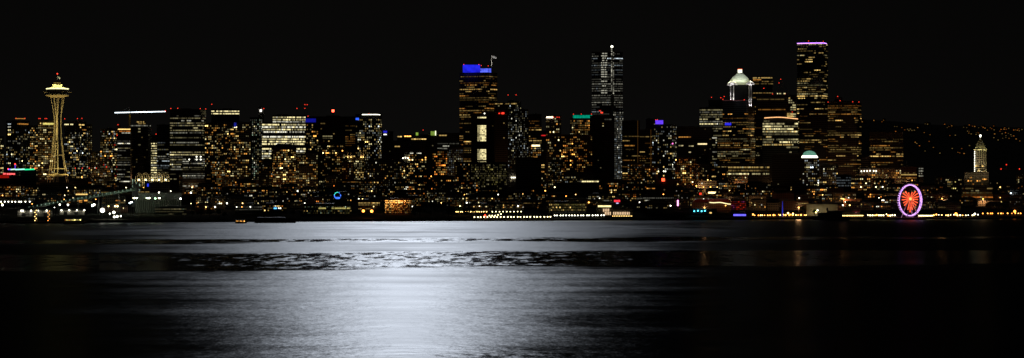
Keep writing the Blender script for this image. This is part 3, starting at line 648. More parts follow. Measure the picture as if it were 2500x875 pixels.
    for L in q.get('lamps', []):
        px, py = L[:2]; h = L[2] if len(L) > 2 else 'white'
        m = MB(); m.ball((lx(px), surf(lx(px)) - 1.5, lz(py)), 1.05, 8); m.build('wall_lamp', EP(h, 4.5), root)
    for (px, ya, yb) in q.get('vstrips', []):
        m = MB(); m.box(lx(px), -1.2, lz((ya+yb)/2), .9, .9, (yb-ya)*V); m.build('lit_mullion', EP('amber', .05), root)
    if q.get('hero'): HEROES[q['hero']](q, root, dict(U=U, V=V, lx=lx, lz=lz, W=W, H=H, dep=dep, surf=surf, Y=Y, rnd=rnd))

# ------------------------------------------------------------------ special tops
def h_blue(q, root, g):
    lx, lz, U = g['lx'], g['lz'], g['U']
    m = MB(); m.prism([(lx(1130), 3), (lx(1172), 3), (lx(1172), 16), (lx(1130), 16)], g['H'] + .95, lz(158.5)); m.build('crown_screen', emit('blue_led_screen', (.02, .025, 1), .75, .35, .12), root)
    m = MB(); m.prism([(lx(1172.3), 3.4), (lx(1199), 3.4), (lx(1199), 16), (lx(1172.3), 16)], g['H'] + .95, lz(167.5)); m.build('crown_screen', emit('pale_blue_led_screen', (.10, .14, 1), .95, .7, .2), root)
    m = MB(); m.beam((lx(1200), 2, g['H']), (lx(1200), 2, lz(134)), .75, 6, .5); fp = m.build('flagpole', M['white'], root)
    flag(root, lx(1200.5), 2, lz(136.5), 12*U, 8*g['V'])
    spot((lx(1200) - 6, -14, g['H'] + 2), (lx(1203), 2, lz(140)), 26000, (1, .97, .9), .9, root)
def flag(root, x, y, z, w, h, nm='flag'):
    m = MB(); n = 10
    for i in range(n):
        a, c = i/n, (i+1)/n
        f = lambda t: (x + w*t, y + .5*math.sin(t*7), z - .28*h*t + .12*h*math.sin(t*6))
        p, r = f(a), f(c)
        m.face([(p[0], p[1], p[2]-h*.62), (r[0], r[1], r[2]-h*.62), r, p]); m.face([(p[0], p[1]+.08, p[2]), (r[0], r[1]+.08, r[2]), (r[0], r[1]+.08, r[2]-h*.62), (p[0], p[1]+.08, p[2]-h*.62)])
    m.build(nm, M['flag'], root)
def h_shafts(q, root, g):
    lx, lz, U, V = g['lx'], g['lz'], g['U'], g['V']
    for (ya, yb, br) in ((285.5, 289.5, .8), (306, 345.5, 1.1), (364.5, 391, 1.0), (394.5, 404.5, .9)):
        nx, nz = 6, max(1, int((yb-ya)/3.3)); m = MB()
        mats = [EM('pale', 1), EM('pale', 2), EM('pale', 3), EM('pale', 4)]
        for i in range(nx):
            for j in range(nz):
                xa = 1165.5 + 21.5*i/nx; w = 21.5/nx; za = ya + (yb-ya)*j/nz; h = (yb-ya)/nz
                k = 2 if i in (0, 1) else 3
                if g['rnd'].random() < .2: k -= 1
                x1, x2 = lx(xa + .35), lx(xa + w - .35); z1, z2 = lz(za + h - .35), lz(za + .35)
                m.face([(x1, -.5, z1), (x2, -.5, z1), (x2, -.5, z2), (x1, -.5, z2)], k)
        m.build('glazed_shaft', mats, root)
    for (ya, yb) in ((304.5, 347), (363, 406)):
        f = MB()
        for xx in (1164.6, 1187.9): f.box(lx(xx), -.4, lz((ya+yb)/2), .9, .7, (yb-ya)*V)
        f.box(lx(1176.2), -.4, lz(ya), 23*U, .7, .9); f.build('shaft_frame', M['dark'], root)
def h_teal(q, root, g):
    lx, lz = g['lx'], g['lz']
    m = MB(); m.prism([(lx(1399), 1), (lx(1446), 1), (lx(1446), 14), (lx(1399), 14)], g['H'] + .95, lz(281.5)); m.build('crown', emit('teal_crown_glow', (.0, .42, .25), .75, .35, .15), root)
    f = MB()
    for i in range(13): f.box(lx(1400 + 45.0*i/12), .8, (g['H'] + lz(280.5))/2, .35, .3, lz(280.5) - g['H'])
    f.box(lx(1422.5), .5, lz(281), 48*g['U'], .5, .8); f.build('crown_rib', M['dark'], root)
def h_spine(q, root, g):
    lx, lz, V = g['lx'], g['lz'], g['V']
    m = MB(); ft = g['surf'](lx(1495)) - 1.0
    m.prism([(lx(1491.5), ft), (lx(1499.5), ft), (lx(1499.5), ft + 9), (lx(1491.5), ft + 9)], 0, lz(116)); sp = m.build('spine', M['metal'], root)
    mats = [EM('white', 1), EM('white', 2), EM('white', 3)]; w = MB(); py = 120
    while py < 233:
        if not 229 < py < 232:
            for px in (1493.3, 1497.7):
                if not (py < 128 and px > 1496) and g['rnd'].random() < .75:
                    x = lx(px); z = lz(py); w.face([(x-.9, ft-.15, z-1), (x+.9, ft-.15, z-1), (x+.9, ft-.15, z+1), (x-.9, ft-.15, z+1)], g['rnd'].choice([1, 1, 2, 0, 0] if py < 232 else [0, 1, 0]))
        py += 3.1
    w.build('spine_window', mats, root)
    m = MB(); m.ball((lx(1494), ft + 2, lz(114.5)), 2.4, 10); m.build('top_lamp', EP('white', 4), root)
    x = MB()
    for k in range(18):     # brightest core behind the glass, upper floors
        z = lz(131 + k*5.65); y = g['surf'](lx(1474)) - .32
        if k in (11, 13, 15): continue
        for c in (1469, 1471.5, 1474, 1478, 1481):
            if g['rnd'].random() < .8: x.face([(lx(c-1), y, z-.9), (lx(c+1), y, z-.9), (lx(c+1), y, z+.9), (lx(c-1), y, z+.9)])
    x.build('core_window', EM('white', 3), root)
def h_arches(q, root, g):
    lx, lz, U, V = g['lx'], g['lz'], g['U'], g['V']; H = g['H']; cx = 1806.5
    m = MB(); m.prism([(lx(1794), 8), (lx(1826), 8), (lx(1830), 26), (lx(1790), 26)], H + .95, lz(207)); m.build('upper_drum', plain('matt_black_cladding', (.02, .02, .022), .9), root)
    m = MB(); steps = [(24.5, 197, 193.5), (22, 193.0, 190.4), (19, 189.9, 187.4), (15.6, 186.9, 184.6), (12.4, 184.1, 182), (9.4, 181.5, 179.3), (7, 178.9, 177)]
    c0 = (lx(cx), 17)
    def sq(hw, dy=.62): return [(c0[0]-hw*U, c0[1]-hw*U*dy), (c0[0]+hw*U, c0[1]-hw*U*dy), (c0[0]+hw*U, c0[1]+hw*U*dy), (c0[0]-hw*U, c0[1]+hw*U*dy)]
    m.prism(sq(17), lz(207), lz(197.3), 0, 1.3, c0)
    for i, (hw, ya, yb) in enumerate(steps): m.prism(sq(hw), lz(ya) + .02*i, lz(yb), 0, .88, c0)
    m.build('stepped_roof', M['copper'], root)
    m = MB()
    for i, (hw, ya, yb) in enumerate(steps[:-1]): m.prism(sq(hw*.9), lz(yb) + .01, lz(steps[i+1][1]), 0, 1, c0)
    m.build('roof_joint', M['dark'], root)  # dark slabs between the steps, put in as their shadow lines
    m = MB(); m.prism(sq(5.2, .9), lz(177) + .2, lz(169.5)); m.build('lantern', EP('white', 1.7), root)
    m = MB(); m.prism(sq(5.4, .9), lz(169.3), lz(168.2)); m.build('lantern_rim', EP((1, .12, .04), 2.5), root)
    for (ax, hw, ap, cols, yb, yy) in ((1787.5, 13.2, 208.2, (1783.8, 1791), 245, -1.0), (1831.5, 10.4, 208.2, (1829, 1834), 261, -1.5)):
        m = MB(); n = 14; r = hw*U; hgt = 9.6*V
        arc = [(lx(ax) + r*math.cos(PI*i/n), lz(ap) + hgt*math.sin(PI*i/n)) for i in range(n+1)]
        m.face([(a, yy, c) for a, c in arc[::-1]]); m.face([(a, yy+10, c) for a, c in arc])
        for a, c in zip(arc, arc[1:]): m.face([(a[0], yy, a[1]), (c[0], yy, c[1]), (c[0], yy+10, c[1]), (a[0], yy+10, a[1])])
        m.face([(arc[-1][0], yy, arc[-1][1]), (arc[0][0], yy, arc[0][1]), (arc[0][0], yy+10, arc[0][1]), (arc[-1][0], yy+10, arc[-1][1])])
        vt = m.build('arched_vault', M['white'], root)
        k = MB(); k.ring(r*.5, .4, 20, 5, 0, yy - .3, 'xz', lz(ap) + .6); k.v = [(x + lx(ax), y, max(z, lz(ap))) for (x, y, z) in k.v]; k.build('arch_ring', M['dark'], root)
        point((lx(ax), yy - 3.2, lz(ap - 3)), 620, (.93, .9, 1), root, .4); point((lx(ax) - r*.7, yy - 4, lz(ap) - 1), 300, (.93, .88, 1), root, .4); point((lx(ax) + r*.7, yy - 4, lz(ap) - 1), 300, (.93, .88, 1), root, .4)
        for cc in cols:
            m = MB(); m.lathe([(1.0, max(0, lz(yb))), (1.0, lz(ap) - .1)], 12, 0, (lx(cc), yy - .5)); m.build('column', M['white'], root)
            point((lx(cc), yy - 3.0, lz(yb - 3)), 480, (.95, .92, 1), root, .3); point((lx(cc), yy - 3.6, lz(yb - 14)), 260, (.95, .92, 1), root, .3)
    for k in (-26, -13, 0, 13, 26): point((lx(cx + k), -1.5, lz(199)), 1600, (1, .98, .62), root, .5)
    for k in (-12, 12): spot((lx(cx + k), -18, lz(200)), (lx(cx + k*.4), 14, lz(184)), 26000, (.93, 1, .90), .9, root)
    m = MB(); m.box(lx(1792), .5, lz(245.5), 56*U, .5, .6); m.build('ledge_light', EP((1, .3, .3), .08), root)
def h_peak(q, root, g):
    lx, lz, U = g['lx'], g['lz'], g['U']; m = MB(); ap = (lx(1906), 8, lz(195))
    for p in (1893, 1915, 1930): m.beam(ap, (lx(p), 4 if p < 1920 else 14, g['H']), .3, 4)
    m.beam((lx(1899), 6, lz(212)), (lx(1911), 6, lz(212)), .25, 4); m.build('wire_peak', M['metal'], root)
    m = MB(); m.prism([(lx(1920), 3), (lx(1934), 5), (lx(1944), 12), (lx(1944), 26), (lx(1920), 26)], 0, lz(232), 0); m.build('curved_corner', M['dark_glass'], root)
    w = MB(); mats = [EM('pale', 1), EM('pale', 2), EM('pale', 3), EM('warm', 3)]; yy = 234; j = 0
    for j, yy in enumerate([234, 240, 245.5, 251, 257, 262.5, 268, 279, 284.5]):
        xs = [1922, 1927, 1932, 1937, 1941]; lo = 0 if j < 4 else 2; hi = 1 + j if j < 4 else 5
        for p in xs[lo:hi]:
            if g['rnd'].random() < .88:
                def sy(px): return 3 + 2*(px-1920)/14 if px < 1934 else 5 + 7*(px-1934)/10
                a, c = p - 1.9, p + 1.9; z = lz(yy)
                w.face([(lx(a), sy(a)-.25, z-1.2), (lx(c), sy(c)-.25, z-1.2), (lx(c), sy(c)-.25, z+1.2), (lx(a), sy(a)-.25, z+1.2)], g['rnd'].choice([1, 2, 2, 3]))
    w.build('corner_window', mats, root)
    m = MB()
    for i in range(5): m.box(lx(1922.5 + 3.1*i), -1.5, lz(280), .7, .7, 7*g['V'])
    m.box(lx(1929), -1.5, lz(284.5), 15*U, .8, 1.6); m.build('lit_balustrade', EP('warm', .8), root)
def h_wavy(q, root, g):
    lx, lz = g['lx'], g['lz']; m = MB(); n = 28
    def P(t):
        x = 1866 + 82*t; y = 288.5 - 1.8*math.sin(t*PI*1.15) + 3.2*max(0, t-.45)
        return (lx(x), -1.5, lz(y))
    for i in range(n): m.beam(P(i/n), P((i+1)/n), .75, 4)
    m.build('roof_light_strip', EP((1, .5, .2), 1.7, .3), root)
def h_muni(q, root, g):
    lx, lz = g['lx'], g['lz']; m = MB()
    poly = [(lx(2026), 6), (lx(2092), 2), (lx(2098), 26), (lx(2030), 28)]
    m.prism(poly, g['H'] + .95, lz(247), 0, .93); m.prism([(lx(2036), 8), (lx(2060), 8), (lx(2060), 24), (lx(2036), 24)], lz(247) + .01, lz(237), 0, .6); m.build('peaked_roof', M['granite'], root)
def h_dome(q, root, g):
    lx, lz, U, V = g['lx'], g['lz'], g['U'], g['V']; c = (lx(1976.5), 14); k = lambda r: r*U
    m = MB(); m.lathe([(k(20), g['H'] + .9), (k(21), lz(385.8))], 32, 0, c); m.build('dome_drum', M['granite'], root)
    m = MB(); m.lathe([(k(20.8), lz(385.7)), (k(18.3), lz(380.3))], 40, 0, c); m.build('dome_light_ring', EP('white', 3.2, .1), root)
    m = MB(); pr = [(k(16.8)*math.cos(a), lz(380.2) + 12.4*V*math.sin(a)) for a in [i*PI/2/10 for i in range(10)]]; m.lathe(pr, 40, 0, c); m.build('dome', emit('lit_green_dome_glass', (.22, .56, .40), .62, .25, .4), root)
    r = MB()
    for i in range(28):
        a = 2*PI*i/28
        for (p, q2) in zip(pr, pr[1:]): r.beam((c[0] + (p[0]+.15)*math.cos(a), c[1] + (p[0]+.15)*math.sin(a), p[1]), (c[0] + (q2[0]+.15)*math.cos(a), c[1] + (q2[0]+.15)*math.sin(a), q2[1]), .14, 4)
    r.build('dome_rib', M['copper'], root)
def h_smith(q, root, g):
    lx, lz, U, V = g['lx'], g['lz'], g['U'], g['V']
    x0, x1 = lx(2379), lx(2408); w = x1 - x0; H = g['H']; y0 = 3
    m = MB(); m.prism([(x0+.5, y0+.5), (x1-.5, y0+.5), (x1-.5, y0+w), (x0+.5, y0+w)], H + .9, lz(366)); m.build('shaft_core', M['dark'], root)
    m = MB(); nz = 12; zt, zb = lz(367), lz(421)
    for i in range(6): m.box(x0 + .5 + (w-1)*i/5, y0, (zt+zb)/2, 1.0, 1.0, zt-zb)
    for j in range(nz+1): m.box((x0+x1)/2, y0 + .12, zb + .4 + (zt-zb-.8)*j/nz, w + .3, .8, .75)
    m.build('shaft_frame', M['terra'], root)
    m = MB(); m.prism([(x0-1.2, y0-1.2), (x1+1.2, y0-1.2), (x1+1.2, y0+w), (x0-1.2, y0+w)], lz(367), lz(364.8)); m.build('cornice', M['terra'], root)
    c = ((x0+x1)/2, y0 + w/2); hw = 14*U
    m = MB(); sq = lambda h: [(c[0]-h, c[1]-h), (c[0]+h, c[1]-h), (c[0]+h, c[1]+h), (c[0]-h, c[1]+h)]
    m.prism(sq(hw), lz(362), lz(335), 0, .05, c); m.build('pyramid_roof', M['terra'], root)
    m = MB(); m.prism(sq(hw*.92), lz(364.8) + .01, lz(362) - .01); m.build('attic', M['dark'], root)
    m = MB(); m.lathe([(.6, lz(336)), (.5, lz(333))], 8, 0, c); m.ball((c[0], c[1], lz(331.5)), 1.7, 10); m.build('finial_lamp', EP('white', 5), root)
    win = MB()
    for j in range(4):
        hh = [3.0, 3.0, 3.0, 4.0][j]
    for j in range(12):
        z = lz(371 + 4.3*j); x = x0 + .4
        win.ball((x, y0 - 1.2, z), .8, 6)
    win.build('edge_lamp', EP('white', 3.5), root)
    for (px, py, lv) in ((2382, 406, 4), (2389, 406, 3), (2399, 406, 4), (2390, 414, 3), (2389, 418, 3), (2402, 419, 3)):
        m = MB(); a = lx(px); m.face([(a-1.6, y0-.45, lz(py)-.9), (a+1.6, y0-.45, lz(py)-.9), (a+1.6, y0-.45, lz(py)+.9), (a-1.6, y0-.45, lz(py)+.9)]); m.build('window', EM('warm', lv), root)
    for px in (2379, 2393, 2408): point((lx(px), y0 - 3.5, lz(419)), 420, (1, .82, .45), root, .4)
    for px in (2383, 2404): spot((lx(px), y0 - 16, lz(420)), (lx(px), y0, lz(385)), 9000, (1, .78, .40), 1.0, root)
    for px in (2381, 2393, 2405): point((lx(px), y0 - 3.8, lz(364.5)), 420, (1, .9, .35), root, .4)
    # base block: stone grid, warm windows
    m = MB()
    for i in range(15): m.box(-g['W']/2 + .6 + (g['W']-1.2)*i/14, -.25, H/2, .7, .5, H)
    for j in range(9): m.box(0, -.12, H - 1.5 - j*3.9, g['W'], .3, .8)
    m.build('stone_grid', M['terra'], root)
    for (px, py, lv) in ((2364, 442, 4), (2371, 434, 3), (2371, 442, 3), (2386, 442, 4), (2392, 442, 3), (2400, 438, 3), (2404, 438, 4), (2408, 438, 3), (2398, 450, 1), (2376, 450, 2)):
        m = MB(); a = lx(px); m.face([(a-1.2, -.6, lz(py)-1), (a+1.2, -.6, lz(py)-1), (a+1.2, -.6, lz(py)+1), (a-1.2, -.6, lz(py)+1)]); m.build('window', EM('amber', lv), root)
    for px in (2362, 2384, 2405): point((lx(px), -9, lz(430)), 260, (1, .75, .4), root, .5)
def h_flames(q, root, g):
    lx, lz = g['lx'], g['lz']
    for px in (849, 857, 881.5, 886.5):
        m = MB(); m.prism([(lx(px-1.3), 1), (lx(px+1.3), 1), (lx(px+1.3), 3), (lx(px-1.3), 3)], g['H'] + .9, lz(371)); m.build('pier', M['terra'], root)
        m = MB(); m.ball((lx(px), -1.4, lz(384)), .8, 6); m.build('uplight', EP('warm', 6), root); point((lx(px), -1.5, lz(382)), 150, (1, .55, .2), root, .3)
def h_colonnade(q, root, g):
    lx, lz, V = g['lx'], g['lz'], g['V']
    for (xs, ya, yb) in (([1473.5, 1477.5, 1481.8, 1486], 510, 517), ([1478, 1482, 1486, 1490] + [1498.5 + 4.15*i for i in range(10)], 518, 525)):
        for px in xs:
            m = MB(); m.prism([(lx(px-.95), -1.1), (lx(px+.95), -1.1), (lx(px+.95), -.3), (lx(px-.95), -.3)], lz(yb), lz(ya)); m.build('glowing_pillar', EP((1, .68, .40), 1.1, .3), root)  # floodlight on the pillars is put in as emission
def h_market(q, root, g):
    lx, lz = g['lx'], g['lz']; m = MB(); n = 20
    P = lambda t: (lx(1732 + 52*t), -1.5, lz(494.5 + 4*t*t + .8*math.sin(t*9)))
    for i in range(n): m.beam(P(i/n), P((i+1)/n), .6, 4)
    m.build('roof_light_strip', EP('pale', 1.7), root)
    m = MB(); m.prism([(lx(1690), 0), (lx(1785), 0), (lx(1785), 30), (lx(1690), 30)], g['H'] + .95, g['H'] + 6, 0, .8); m.build('roof', M['red_roof'], root)
def h_redroof(q, root, g):
    lx, lz = g['lx'], g['lz']; c = (lx(2090), 6)
    m = MB(); m.prism([(lx(2081), -1), (lx(2099), -1), (lx(2099), 12), (lx(2081), 12)], lz(517), lz(507), 0, .12, c); m.build('pointed_roof', M['red_roof'], root)
    point((lx(2090), -8, lz(519)), 500, (1, .25, .3), root, .5)
def h_rainbow(q, root, g):
    lx, lz = g['lx'], g['lz']
    for (a, c, col_) in ((20, 26, (.15, .1, 1)), (26, 37, (.5, .8, .6)), (37, 60, (.35, 1, .75)), (60, 85, (.02, .8, .3))):
        m = MB(); m.beam((lx(a), -1, lz(414.5)), (lx(c), -1, lz(413.5)), .9, 4); m.build('roof_light_strip', EP(col_, 1.6), root)
    m = MB(); m.beam((lx(37), 1, g['H']), (lx(37), 1, lz(402)), .7, 5); m.build('lit_mast', EP((.2, .06, 1), .9), root)
    for px, py in ((20, 413), (37, 401), (85, 412)):
        m = MB(); m.ball((lx(px), 0, lz(py)), 1.1, 6); m.build('beacon', EP('red', 4), root)
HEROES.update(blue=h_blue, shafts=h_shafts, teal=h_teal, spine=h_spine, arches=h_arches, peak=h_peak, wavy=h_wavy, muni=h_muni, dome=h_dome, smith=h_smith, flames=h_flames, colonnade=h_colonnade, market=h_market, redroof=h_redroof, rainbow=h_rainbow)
for q in SPECS:
    for wd in ('gabled ', 'wide ', 'narrow ', 'mid size ', 'nearly '):
        if len(q['label'].split()) > 16 and q.get('filler'): q['label'] = q['label'].replace(wd, '', 1)
    build(q)

# ------------------------------------------------------------------ space tower
def space_tower():
    s = 880; Y, xw, rz, U, V = frame(140, s); gz = ground(s); root = empty('observation_tower', (xw, Y, gz), rz)
    tag(root, 'floodlit observation tower with a saucer top and three curved splayed legs', 'tower')
    z = lambda py: Z(py, Y) - gz
    RR = [(236, 16), (250, 13.3), (265, 11), (285, 8.6), (305, 8.2), (330, 9.6), (360, 12.5), (400, 18), (447, 26.5)]
    GG = [(236, 5.6), (250, 4.3), (265, 2.8), (282, 1.3), (305, 1.3), (340, 2.2), (400, 3.6), (447, 5.2)]
    def ip(T, y):
        for (a, p), (c, r) in zip(T, T[1:]):
            if a <= y <= c:
                t = (y-a)/(c-a); return p + (r-p)*t
        return T[-1][1]
    for k in range(3):
        az = math.radians(-8 + 120*k); m = MB()
        def P(py, side, rad=0):
            R = (ip(RR, py) + rad)*V; gq = ip(GG, py)*V*side
            return (R*math.sin(az) + gq*math.cos(az), -R*math.cos(az) + gq*math.sin(az), z(py))
        ys = list(range(236, 449, 6))
        for side in (-1, 1):
            for a, c in zip(ys, ys[1:]): m.beam(P(a, side), P(c, side), .66, 4)
        for a, c in zip(range(282, 342, 6), range(288, 348, 6)):     # solid web at the waist
            m.face([P(a, -1), P(a, 1), P(c, 1), P(c, -1)])
        for py in (350, 364, 379, 396, 412, 424, 436): m.beam(P(py, -1), P(py, 1), .6, 4)
        for py in (379, 412): m.beam(P(py, 0), (0, 0, z(py)), .6, 4)
        m.build('leg', M['white'], root)
    m = MB(); m.lathe([(2.2*V, 0), (2.2*V, z(234))], 6); m.build('lift_core', M['dark'], root)
    m = MB()
    for i in range(8): m.ball((-.4, -2.8*V, z(243 + 4*i)), .42, 6)
    m.build('core_lamp', EP('warm', .9), root)
    m = MB(); m.lathe([(13*V, z(432)), (24*V, z(428)), (26*V, z(426.5)), (26*V, z(425.6)), (20*V, z(424))], 48); m.build('lower_deck', M['cream_paint'], root)
    m = MB(); m.lathe([(14*V, z(238.5)), (24*V, z(236)), (29*V, z(233)), (28.5*V, z(231.8)), (24*V, z(230.5))], 48)
    for i in range(36):
        a = 2*PI*i/36; m.beam((13*V*math.sin(a), -13*V*math.cos(a), z(238)), (25*V*math.sin(a), -25*V*math.cos(a), z(234.6)), .55, 4)
    m.build('saucer_underside', M['cream_paint'], root)
    m = MB(); m.lathe([(24*V, z(230.4)), (25.5*V, z(226.5)), (25*V, z(218.6))], 48); m.build('saucer_window', M['dark_glass'], root)
    m = MB(); m.ring(33.6*V, .8, 64, 6, 0, 0, 'xy', z(225)); m.build('halo_ring', M['cream_paint'], root)
    m = MB()
    for i in range(24):
        a = 2*PI*i/24; m.beam((25*V*math.sin(a), -25*V*math.cos(a), z(225.6)), (33.6*V*math.sin(a), -33.6*V*math.cos(a), z(225)), .3, 4)
    m.build('halo_strut', M['white'], root)
    m = MB(); m.ring(26.3*V, .85, 64, 6, 0, 0, 'xy', z(217.4)); m.build('rim_light', EP((1, .95, .45), 1.9, .5), root)
    m = MB(); m.lathe([(26*V, z(216.6)), (17*V, z(214.2)), (11.5*V, z(213))], 48); m.build('roof', M['cream_paint'], root)
    m = MB(); m.lathe([(10.2*V, z(213) + .1), (10.2*V, z(211)), (12.4*V, z(207))], 40); m.build('crown_drum', M['cream_paint'], root)
    m = MB(); m.lathe([(9*V, z(207) + .05), (9*V, z(202.5))], 24); m.build('cap', M['timber'], root)
    m = MB(); m.beam((0, 0, z(203)), (0, 0, z(181.5)), .5, 6, .3); m.build('spire', M['metal'], root)
    m = MB(); m.ball((0, 0, z(180.5)), .95, 10); m.build('beacon', EP('red', 4), root)
    flag(root, .5, 0, z(187), 6.4*V, 7*V); spot((2, -9, z(202)), (2, 0, z(190)), 700, (1, 1, 1), .9, root)
    for i in range(5):
        a = math.radians(-80 + 40*i); point((17.5*V*math.sin(a), -17.5*V*math.cos(a), z(210)), 2300, (1, .95, .30), root, .5)
    for (dx, dy, ty, e, an) in ((-26, -42, 400, 30000, .9), (26, -42, 395, 30000, .9), (-34, -55, 340, 90000, .45), (36, -55, 335, 90000, .45), (-40, -70, 285, 150000, .34), (42, -70, 280, 150000, .34), (-20, -75, 240, 130000, .32), (22, -75, 240, 130000, .32), (34, -20, 395, 22000, .9)):
        spot((dx, dy, 10), (0, 0, z(ty)), e*1.7, (1, .70, .20), an, root, 1.0)
space_tower()

# ------------------------------------------------------------------ big wheel on its pier
def big_wheel():
    s = -26; Y, xw, rz, U, V = frame(2221.5, s); base = 2.6; root = empty('ferris_wheel', (xw, Y, base), rz + math.radians(44))
    tag(root, 'big wheel with a violet lit rim and red orange spokes on the pier', 'ferris wheel')
    R = 37.5*V; cz = Z(489.5, Y) - base
    for yy in (-1.4, 1.4):
        m = MB(); m.ring(R, .62, 84, 6, 0, yy, 'xz', cz); m.build('rim', emit('violet_white_rim_led', (.72, .36, 1), 1.8, .5, .5), root)
    m = MB()
    for i in range(42):
        a = 2*PI*i/42; ca, sa = math.cos(a), math.sin(a)
        m.beam((R*ca, -1.4, cz + R*sa), (R*ca, 1.4, cz + R*sa), .15, 4)
    m.build('rim_brace', M['white'], root)
    hub = (0, 0, cz + 3.5*V)
    ends = [(520, 420), (540, 355), (520, 290), (475, 245), (405, 262), (330, 270), (265, 245), (215, 285), (195, 355), (195, 425), (225, 490), (245, 545), (315, 640), (362, 690), (410, 640), (455, 600), (485, 545), (515, 490)]
    spm = emit('red_orange_spoke_led', (1, .11, .04), 1.45, .3, .4)
    for (ex, ey) in ends:
        dx = (ex-358)/8.75*V/.71; dz = -(ey-405)/8.75*V
        L = math.hypot(dx, dz); u = (dx/L, dz/L)
        m = MB(); m.beam((u[0]*2.0, 0, hub[2] + u[1]*2.0), (dx, 0, hub[2] + dz), .5, 6, .98); m.build('spoke', spm, root)
    m = MB()
    for i in range(42):
        a = 2*PI*i/42; m.beam((0, -.6, cz), (R*math.cos(a), -1.4, cz + R*math.sin(a)), .06, 3)
    m.build('cable', M['metal'], root)
    m = MB()
    m.lathe([(2.2, -1.6), (2.2, 1.6)], 16); m.v = [(x, z, y + hub[2]) for (x, y, z) in m.v]; m.build('hub', EP((1, .38, .10), 1.9), root)
    for sx in (-1, 1):
        for yy in (-1, 1):
            m = MB(); m.beam((sx*.8, yy*2.6, cz), (sx*12, yy*6, 0), .5, 6, .7); m.build('support_leg', M['white'], root)
    point((0, -6, cz - 8), 900, (1, .12, .08), root, .6); point((0, -7, cz - 16), 500, (1, .15, .12), root, .6)
    gm = None
    for i in range(42):
        a = 2*PI*(i+.5)/42; rr = R + 1.6
        if gm is None:
            m = MB(); m.lathe([(.35, 1.2), (.95, .7), (1.0, -.7), (.5, -1.1)], 8); gm = m.build('gondola', [M['white']], root)
            o = gm
        else:
            o = gm.copy(); col.objects.link(o); o.parent = root
        o.location = (rr*math.cos(a), 0, cz + rr*math.sin(a))
big_wheel()

# ------------------------------------------------------------------ arch towers
def arch_towers():
    for i, px in enumerate((339, 355.5, 372, 388, 404.5)):
        s = 600 + 8*(i % 2); Y, xw, rz, U, V = frame(px, s); gz = ground(s); root = empty('arch_tower', (xw, Y, gz), rz)
        tag(root, 'slender white gothic arch frame, %s from the west in the floodlit row of five' % ORD[i], 'arch', 'row of five gothic arch towers')
        z = lambda py: Z(py, Y) - gz
        zt, zs, w = z(422.5), z(437), 8.0*U
        for (dy, k) in ((-w*.75, 1.0), (w*.75, 1.0)):
            m = MB()
            for inner in (1.0, .42):
                for sx in (-1, 1):
                    pts = [(sx*w*inner, dy, z(458))] + [(sx*w*inner*math.cos(a*PI/2/8)**.8, dy, zs + (zt-zs)*(1 if inner == 1 else .8)*math.sin(a*PI/2/8)) for a in range(9)]
                    for p, r in zip(pts, pts[1:]): m.beam(p, r, .33, 4)
            m.build('arch_rib', M['white'], root)
        m = MB()
        for sx in (-1, 1):
            for sy in (-1, 1): m.beam((sx*w, sy*w*.75, 0), (sx*w, sy*w*.75, z(440)), .5, 4)
        m.build('column', M['white'], root)
        m = MB(); m.ball((0, -w*.9, z(439.5)), 1.35, 10); m.build('lamp', EP('pale', 6), root)
        point((0, -w*1.3, z(440)), 1300, (1, .72, .28), root, .6)
        point((0, -w*.1, z(434)), 700, (1, .66, .22), root, .6)
arch_towers()

# ------------------------------------------------------------------ cranes and masts
def crane(px, s, ytop, yj, xa, xb, yb, label, lit, beac, mastmat):
    Y, xw, rz, U, V = frame(px, s); gz = ground(s); root = empty('tower_crane', (xw, Y, gz), rz); tag(root, label, 'crane')
    z = lambda py: Z(py, Y) - gz; lx = lambda p: (p-px)*U
    m = MB(); n = 16
    for (sx, sy) in ((-1, -1), (1, -1), (1, 1), (-1, 1)): m.beam((sx*1.1, sy*1.1, 0), (sx*1.1, sy*1.1, z(yj)), .22, 4)
    k = 0; zz = 0; zt = z(yj)
    while zz < zt - 4:
        m.beam((-1.1, -1.1, zz), (1.1, -1.1, zz + 4), .12, 3); m.beam((1.1, -1.1, zz), (-1.1, -1.1, zz + 4), .12, 3); zz += 4
    m.build('mast', mastmat, root)
    m = MB(); ja, jb = yb
    A = (lx(xa), 0, z(ja)); B = (lx(xb), 0, z(jb))
    m.beam(A, B, .3, 4); m.beam((A[0], 1.4, A[2]), (B[0], 1.4, B[2]), .3, 4); m.beam((A[0], .7, A[2]+1.6), (B[0], .7, B[2]+1.6), .25, 4)
    for i in range(30):
        t = i/30; u = (i+1)/30; m.beam((A[0]+(B[0]-A[0])*t, 0, A[2]+(B[2]-A[2])*t), (A[0]+(B[0]-A[0])*u, .7, A[2]+(B[2]-A[2])*u + 1.6), .12, 3)
    m.build('jib', M['metal'], root)
    m = MB(); m.beam((0, 0, zt), (0, 0, z(ytop)), .4, 4, .2); m.beam((0, 0, z(ytop)), (B[0]*.7, .7, B[2]+1.2), .08, 3); m.beam((0, 0, z(ytop)), (A[0]*.8, .7, A[2]+1.2), .08, 3); m.build('apex', M['metal'], root)
    m = MB(); m.box(1.8, -1.2, zt - 1.4, 1.8, 1.8, 2.2); m.build('cab', M['dark'], root)
    if lit:
        m = MB(); n = 40
        for i in range(n):
            t = i/n; u = (i+1)/n; m.beam((A[0]+(B[0]-A[0])*t, -.6, A[2]+(B[2]-A[2])*t + .5), (A[0]+(B[0]-A[0])*u, -.6, A[2]+(B[2]-A[2])*u + .5), .62, 4)
        m.build('jib_light_strip', EP('cool', 4.0, .3), root)
        spot((2, -14, 6), (0, 0, z(300)), 90000, (1, .72, .12), .5, root); point((3, -4, z(286)), 300, (1, .75, .15), root, .4)
    for (bx, by) in beac:
        m = MB(); m.ball((lx(bx), -.4, z(by)), 1.0, 8); m.build('beacon', EP('red', 1.8), root)
